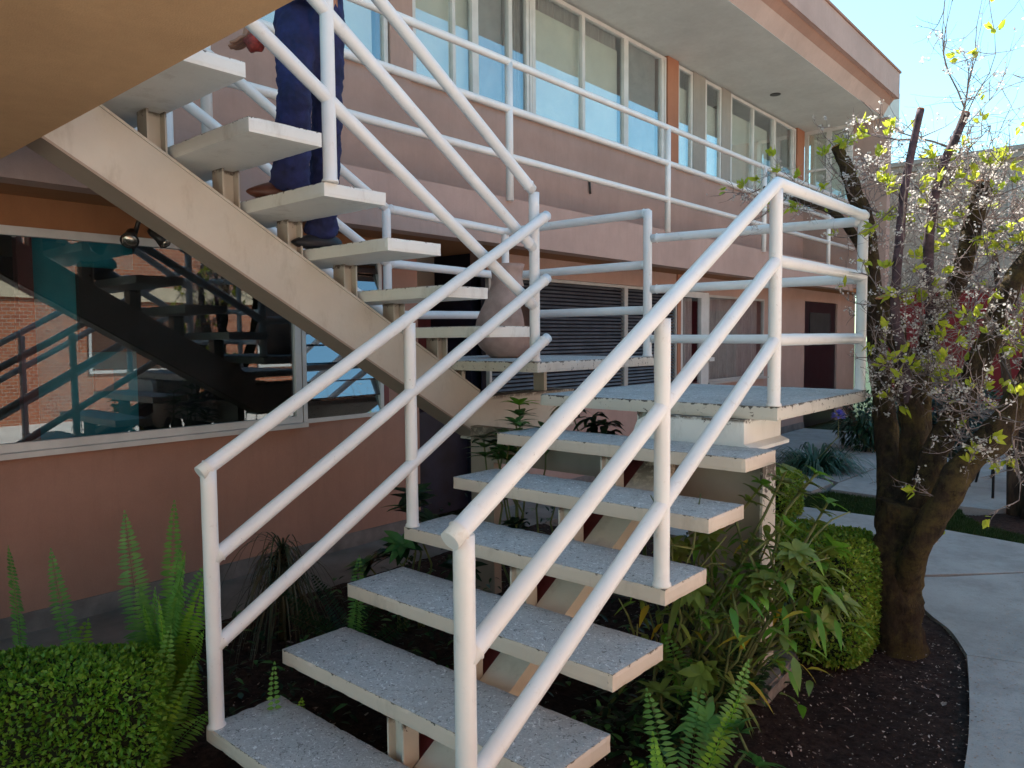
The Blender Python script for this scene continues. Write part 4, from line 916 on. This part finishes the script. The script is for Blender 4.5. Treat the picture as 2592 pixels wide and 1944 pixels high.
J=[(PX0,PY0,hipz,.09),(PX0,PY0-.02,hipz+.22,.12),(PX0,PY0-.03,hipz+.42,.135),(PX0,PY0-.03,hipz+.54,.06),(PX0,PY0-.05,hipz+.62,.055),(PX0,PY0-.07,hipz+.74,.085),(PX0,PY0-.06,hipz+.82,.06),
 (PX0-.06,PY0-.02,hipz-.06,.065),(*kneeL,.045),(*ankL,.030),
 (PX0+.02,PY0+.03,hipz-.06,.065),(*kneeR,.045),(*ankR,.030),
 (PX0-.17,PY0-.06,hipz+.47,.055),(PX0-.24,PY0-.11,hipz+.20,.042),(-.285,.77,2.83,.032),
 (PX0+.17,PY0,hipz+.47,.055),(PX0+.20,PY0+.02,hipz+.20,.042),(.066,.90,2.96,.030),
 (-.25,.87,2.15,.022),(-.28,.80,2.132,.018),(-.36,1.14,1.985,.022),(-.37,1.08,1.962,.018)]
E_=[(0,1),(1,2),(2,3),(3,4),(4,5),(5,6),(0,7),(7,8),(8,9),(0,10),(10,11),(11,12),(2,13),(13,14),(14,15),(2,16),(16,17),(17,18),(9,19),(19,20),(12,21),(21,22)]
skinmesh('body',J,E_,'skin',per)
def lerp3(a,b,t): return tuple(a[i]*(1-t)+b[i]*t for i in range(3))
hL=(PX0-.065,PY0-.02,hipz-.14); hR=(PX0+.015,PY0+.05,hipz-.14)
kL2=(kneeL[0],kneeL[1],kneeL[2]+.06); 
JT=[(PX0,PY0,hipz+.06,(.14,.12)),(PX0,PY0,hipz-.04,(.145,.125)),
 (*hL,.098),(*lerp3(hL,kneeL,.6),.086),(*kneeL,.074),(*lerp3(kneeL,ankL,.25),.077),(*lerp3(kneeL,ankL,.8),.090),(ankL[0],ankL[1],ankL[2]-.005,.097),
 (*hR,.098),(*lerp3(hR,kneeR,.6),.084),(*kneeR,.074),(*lerp3(kneeR,ankR,.4),.072),(*lerp3(kneeR,ankR,.85),.078),(ankR[0],ankR[1],ankR[2]-.005,.082)]
ET=[(0,1),(1,2),(2,3),(3,4),(4,5),(5,6),(6,7),(1,8),(8,9),(9,10),(10,11),(11,12),(12,13)]
tb=bmesh.new(); tube(tb,[(PX0,PY0,hipz-.10),(PX0,PY0,hipz-.02),(PX0,PY0,hipz+.09)],[.100,.112,.115],28)
def legtube(a,b,c,r0,r1,r2,r3,sd):
    pts=[];rs_=[];rq=random.Random(sd)
    ctl=[V(a)+V((0,0,.10)),V(a),V(b),V(c)]; 
    for k in range(15): t=k/14; pts.append(ctl[1].lerp(ctl[2],t)); rs_.append((r0*(1-t)+r1*t)*(1+.05*math.sin(t*17+sd)*(t>.5)))
    for k in range(1,19): t=k/18; pts.append(ctl[2].lerp(ctl[3],t)); rs_.append(((r1*(1-t)+r2*t) if t<.9 else r3)*(1+.055*math.sin(t*30+sd)*(t>.55 or t<.2)))
    tube(tb,[ctl[0]]+pts,[r0*.9]+rs_,28)
legtube(hL,kneeL,(ankL[0],ankL[1],ankL[2]-.045),.088,.064,.076,.084,1); legtube(hR,kneeR,(ankR[0],ankR[1],ankR[2]-.045),.084,.060,.066,.072,4)
tr=obj('trousers',tb,'jeans',per,smooth=True)
md=tr.modifiers.new('union','REMESH'); md.mode='VOXEL'; md.voxel_size=.009; md.use_smooth_shade=True
md=tr.modifiers.new('soften','SMOOTH'); md.factor=.5; md.iterations=6
tx=bpy.data.textures.new('folds','CLOUDS'); tx.noise_scale=.06; dm=tr.modifiers.new('folds','DISPLACE'); dm.texture=tx; dm.strength=.020; dm.mid_level=.5; dm.texture_coords='GLOBAL'
tx2=bpy.data.textures.new('creases','MUSGRAVE'); tx2.noise_scale=.022; dm=tr.modifiers.new('creases','DISPLACE'); dm.texture=tx2; dm.strength=.0035; dm.mid_level=.5; dm.texture_coords='GLOBAL'
JS=[(PX0,PY0,hipz+.03,(.15,.13)),(PX0,PY0-.02,hipz+.20,(.15,.125)),(PX0,PY0-.03,hipz+.40,(.17,.13)),(PX0,PY0-.03,hipz+.50,(.09,.08)),(PX0-.17,PY0-.06,hipz+.46,.075),(PX0-.225,PY0-.10,hipz+.26,.062),(PX0+.17,PY0,hipz+.46,.075),(PX0+.195,PY0+.01,hipz+.26,.062)]
skinmesh('shirt',JS,[(0,1),(1,2),(2,3),(2,4),(4,5),(2,6),(6,7)],'shirt',per)
def shoe(a,b,mm):
    a,b=V(a),V(b); bm=bmesh.new(); bmesh.ops.create_uvsphere(bm,u_segments=20,v_segments=12,radius=1); d=(b-a); L=d.length/2; an=math.atan2(d.y,d.x)
    for v in bm.verts:
        x,y,z=v.co; taper=1-.25*max(0,x)+.05*x; hgt=(.9-.45*x) if x>-.2 else 1.0
        q=V((x*L,y*.050*taper,max(-.024,z*.056*hgt))); q.rotate(Euler((0,0,an))); v.co=(a+b)/2+q
    obj('shoe',bm,mm,per,smooth=True)
shoe((-.20,.96,2.132),(-.315,.74,2.127),'shoe_brown'); shoe((-.345,1.24,1.957),(-.40,1.0,1.952),'shoe_dark')
# hands with five separate fingers
def hand(wrist,down,side,parent,curl,flip=1):
    w_=V(wrist); d=V(down).normalized(); s=V(side).normalized(); n=d.cross(s).normalized()*flip
    j=[(w_.x,w_.y,w_.z,.022)]; e=[]
    palm=w_+d*.05; j.append((palm.x,palm.y,palm.z,(.030,.016))); e.append((0,1)); k=w_+d*.085; j.append((k.x,k.y,k.z,(.030,.013))); e.append((1,2))
    for i,(off,L) in enumerate(((-.030,.062),(-.010,.072),(.010,.068),(.029,.052))):
        b=len(j); p=w_+d*.088+s*off; cur=d.copy()
        j.append((p.x,p.y,p.z,.0095)); e.append((2,b))
        for q in range(3):
            cur=(cur+n*curl).normalized(); p=p+cur*L*(.45,.32,.25)[q]; j.append((p.x,p.y,p.z,.009-.0012*q)); e.append((b+q,b+q+1))
    b=len(j); p=w_+d*.030-s*.030; j.append((p.x,p.y,p.z,.012)); e.append((1,b)); p2=p+(d*.6-s*.8).normalized()*.035; j.append((p2.x,p2.y,p2.z,.010)); e.append((b,b+1)); p3=p2+(d*.9-s*.1+n*.3).normalized()*.03; j.append((p3.x,p3.y,p3.z,.0085)); e.append((b+1,b+2))
    return skinmesh('hand',j,e,'skin',parent,2,0)
hand((.068,.90,2.945),(.15,-.05,-1),(.35,-.75,0),per,.22)
hand((-.287,.768,2.815),(-.1,-.3,-1),(.5,-.7,0),per,.75)
hb=bmesh.new(); bmesh.ops.create_uvsphere(hb,u_segments=20,v_segments=14,radius=.105)
for v in hb.verts: v.co=V((v.co.x*.82,v.co.y*.95,v.co.z))+V((PX0,PY0-.05,hipz+.79)); 
obj('hair',hb,'hair',per,smooth=True)
bd=bmesh.new(); c=V((-.315,.735,2.705)); bmesh.ops.create_icosphere(bd,subdivisions=3,radius=.034)
for v in bd.verts: v.co=c+v.co*(1+.5*noise.noise(v.co*45)); 
tag(obj('red_bundle',bd,'red_cloth',loc=tuple(c),smooth=True),'small crumpled red cloth bundle held in the lower hand of the person','bundle')

# figure and bundle scaled about the camera along with the upper flight, feet on the second and third treads from the top
per.location=(-.3555,1.060,1.9495); per.scale=(1.06,1.06,1.06)
bundle=bpy.data.objects['red_bundle']; bundle.location=(-.452,.832,2.765); bundle.scale=(1.05,1.05,1.05)
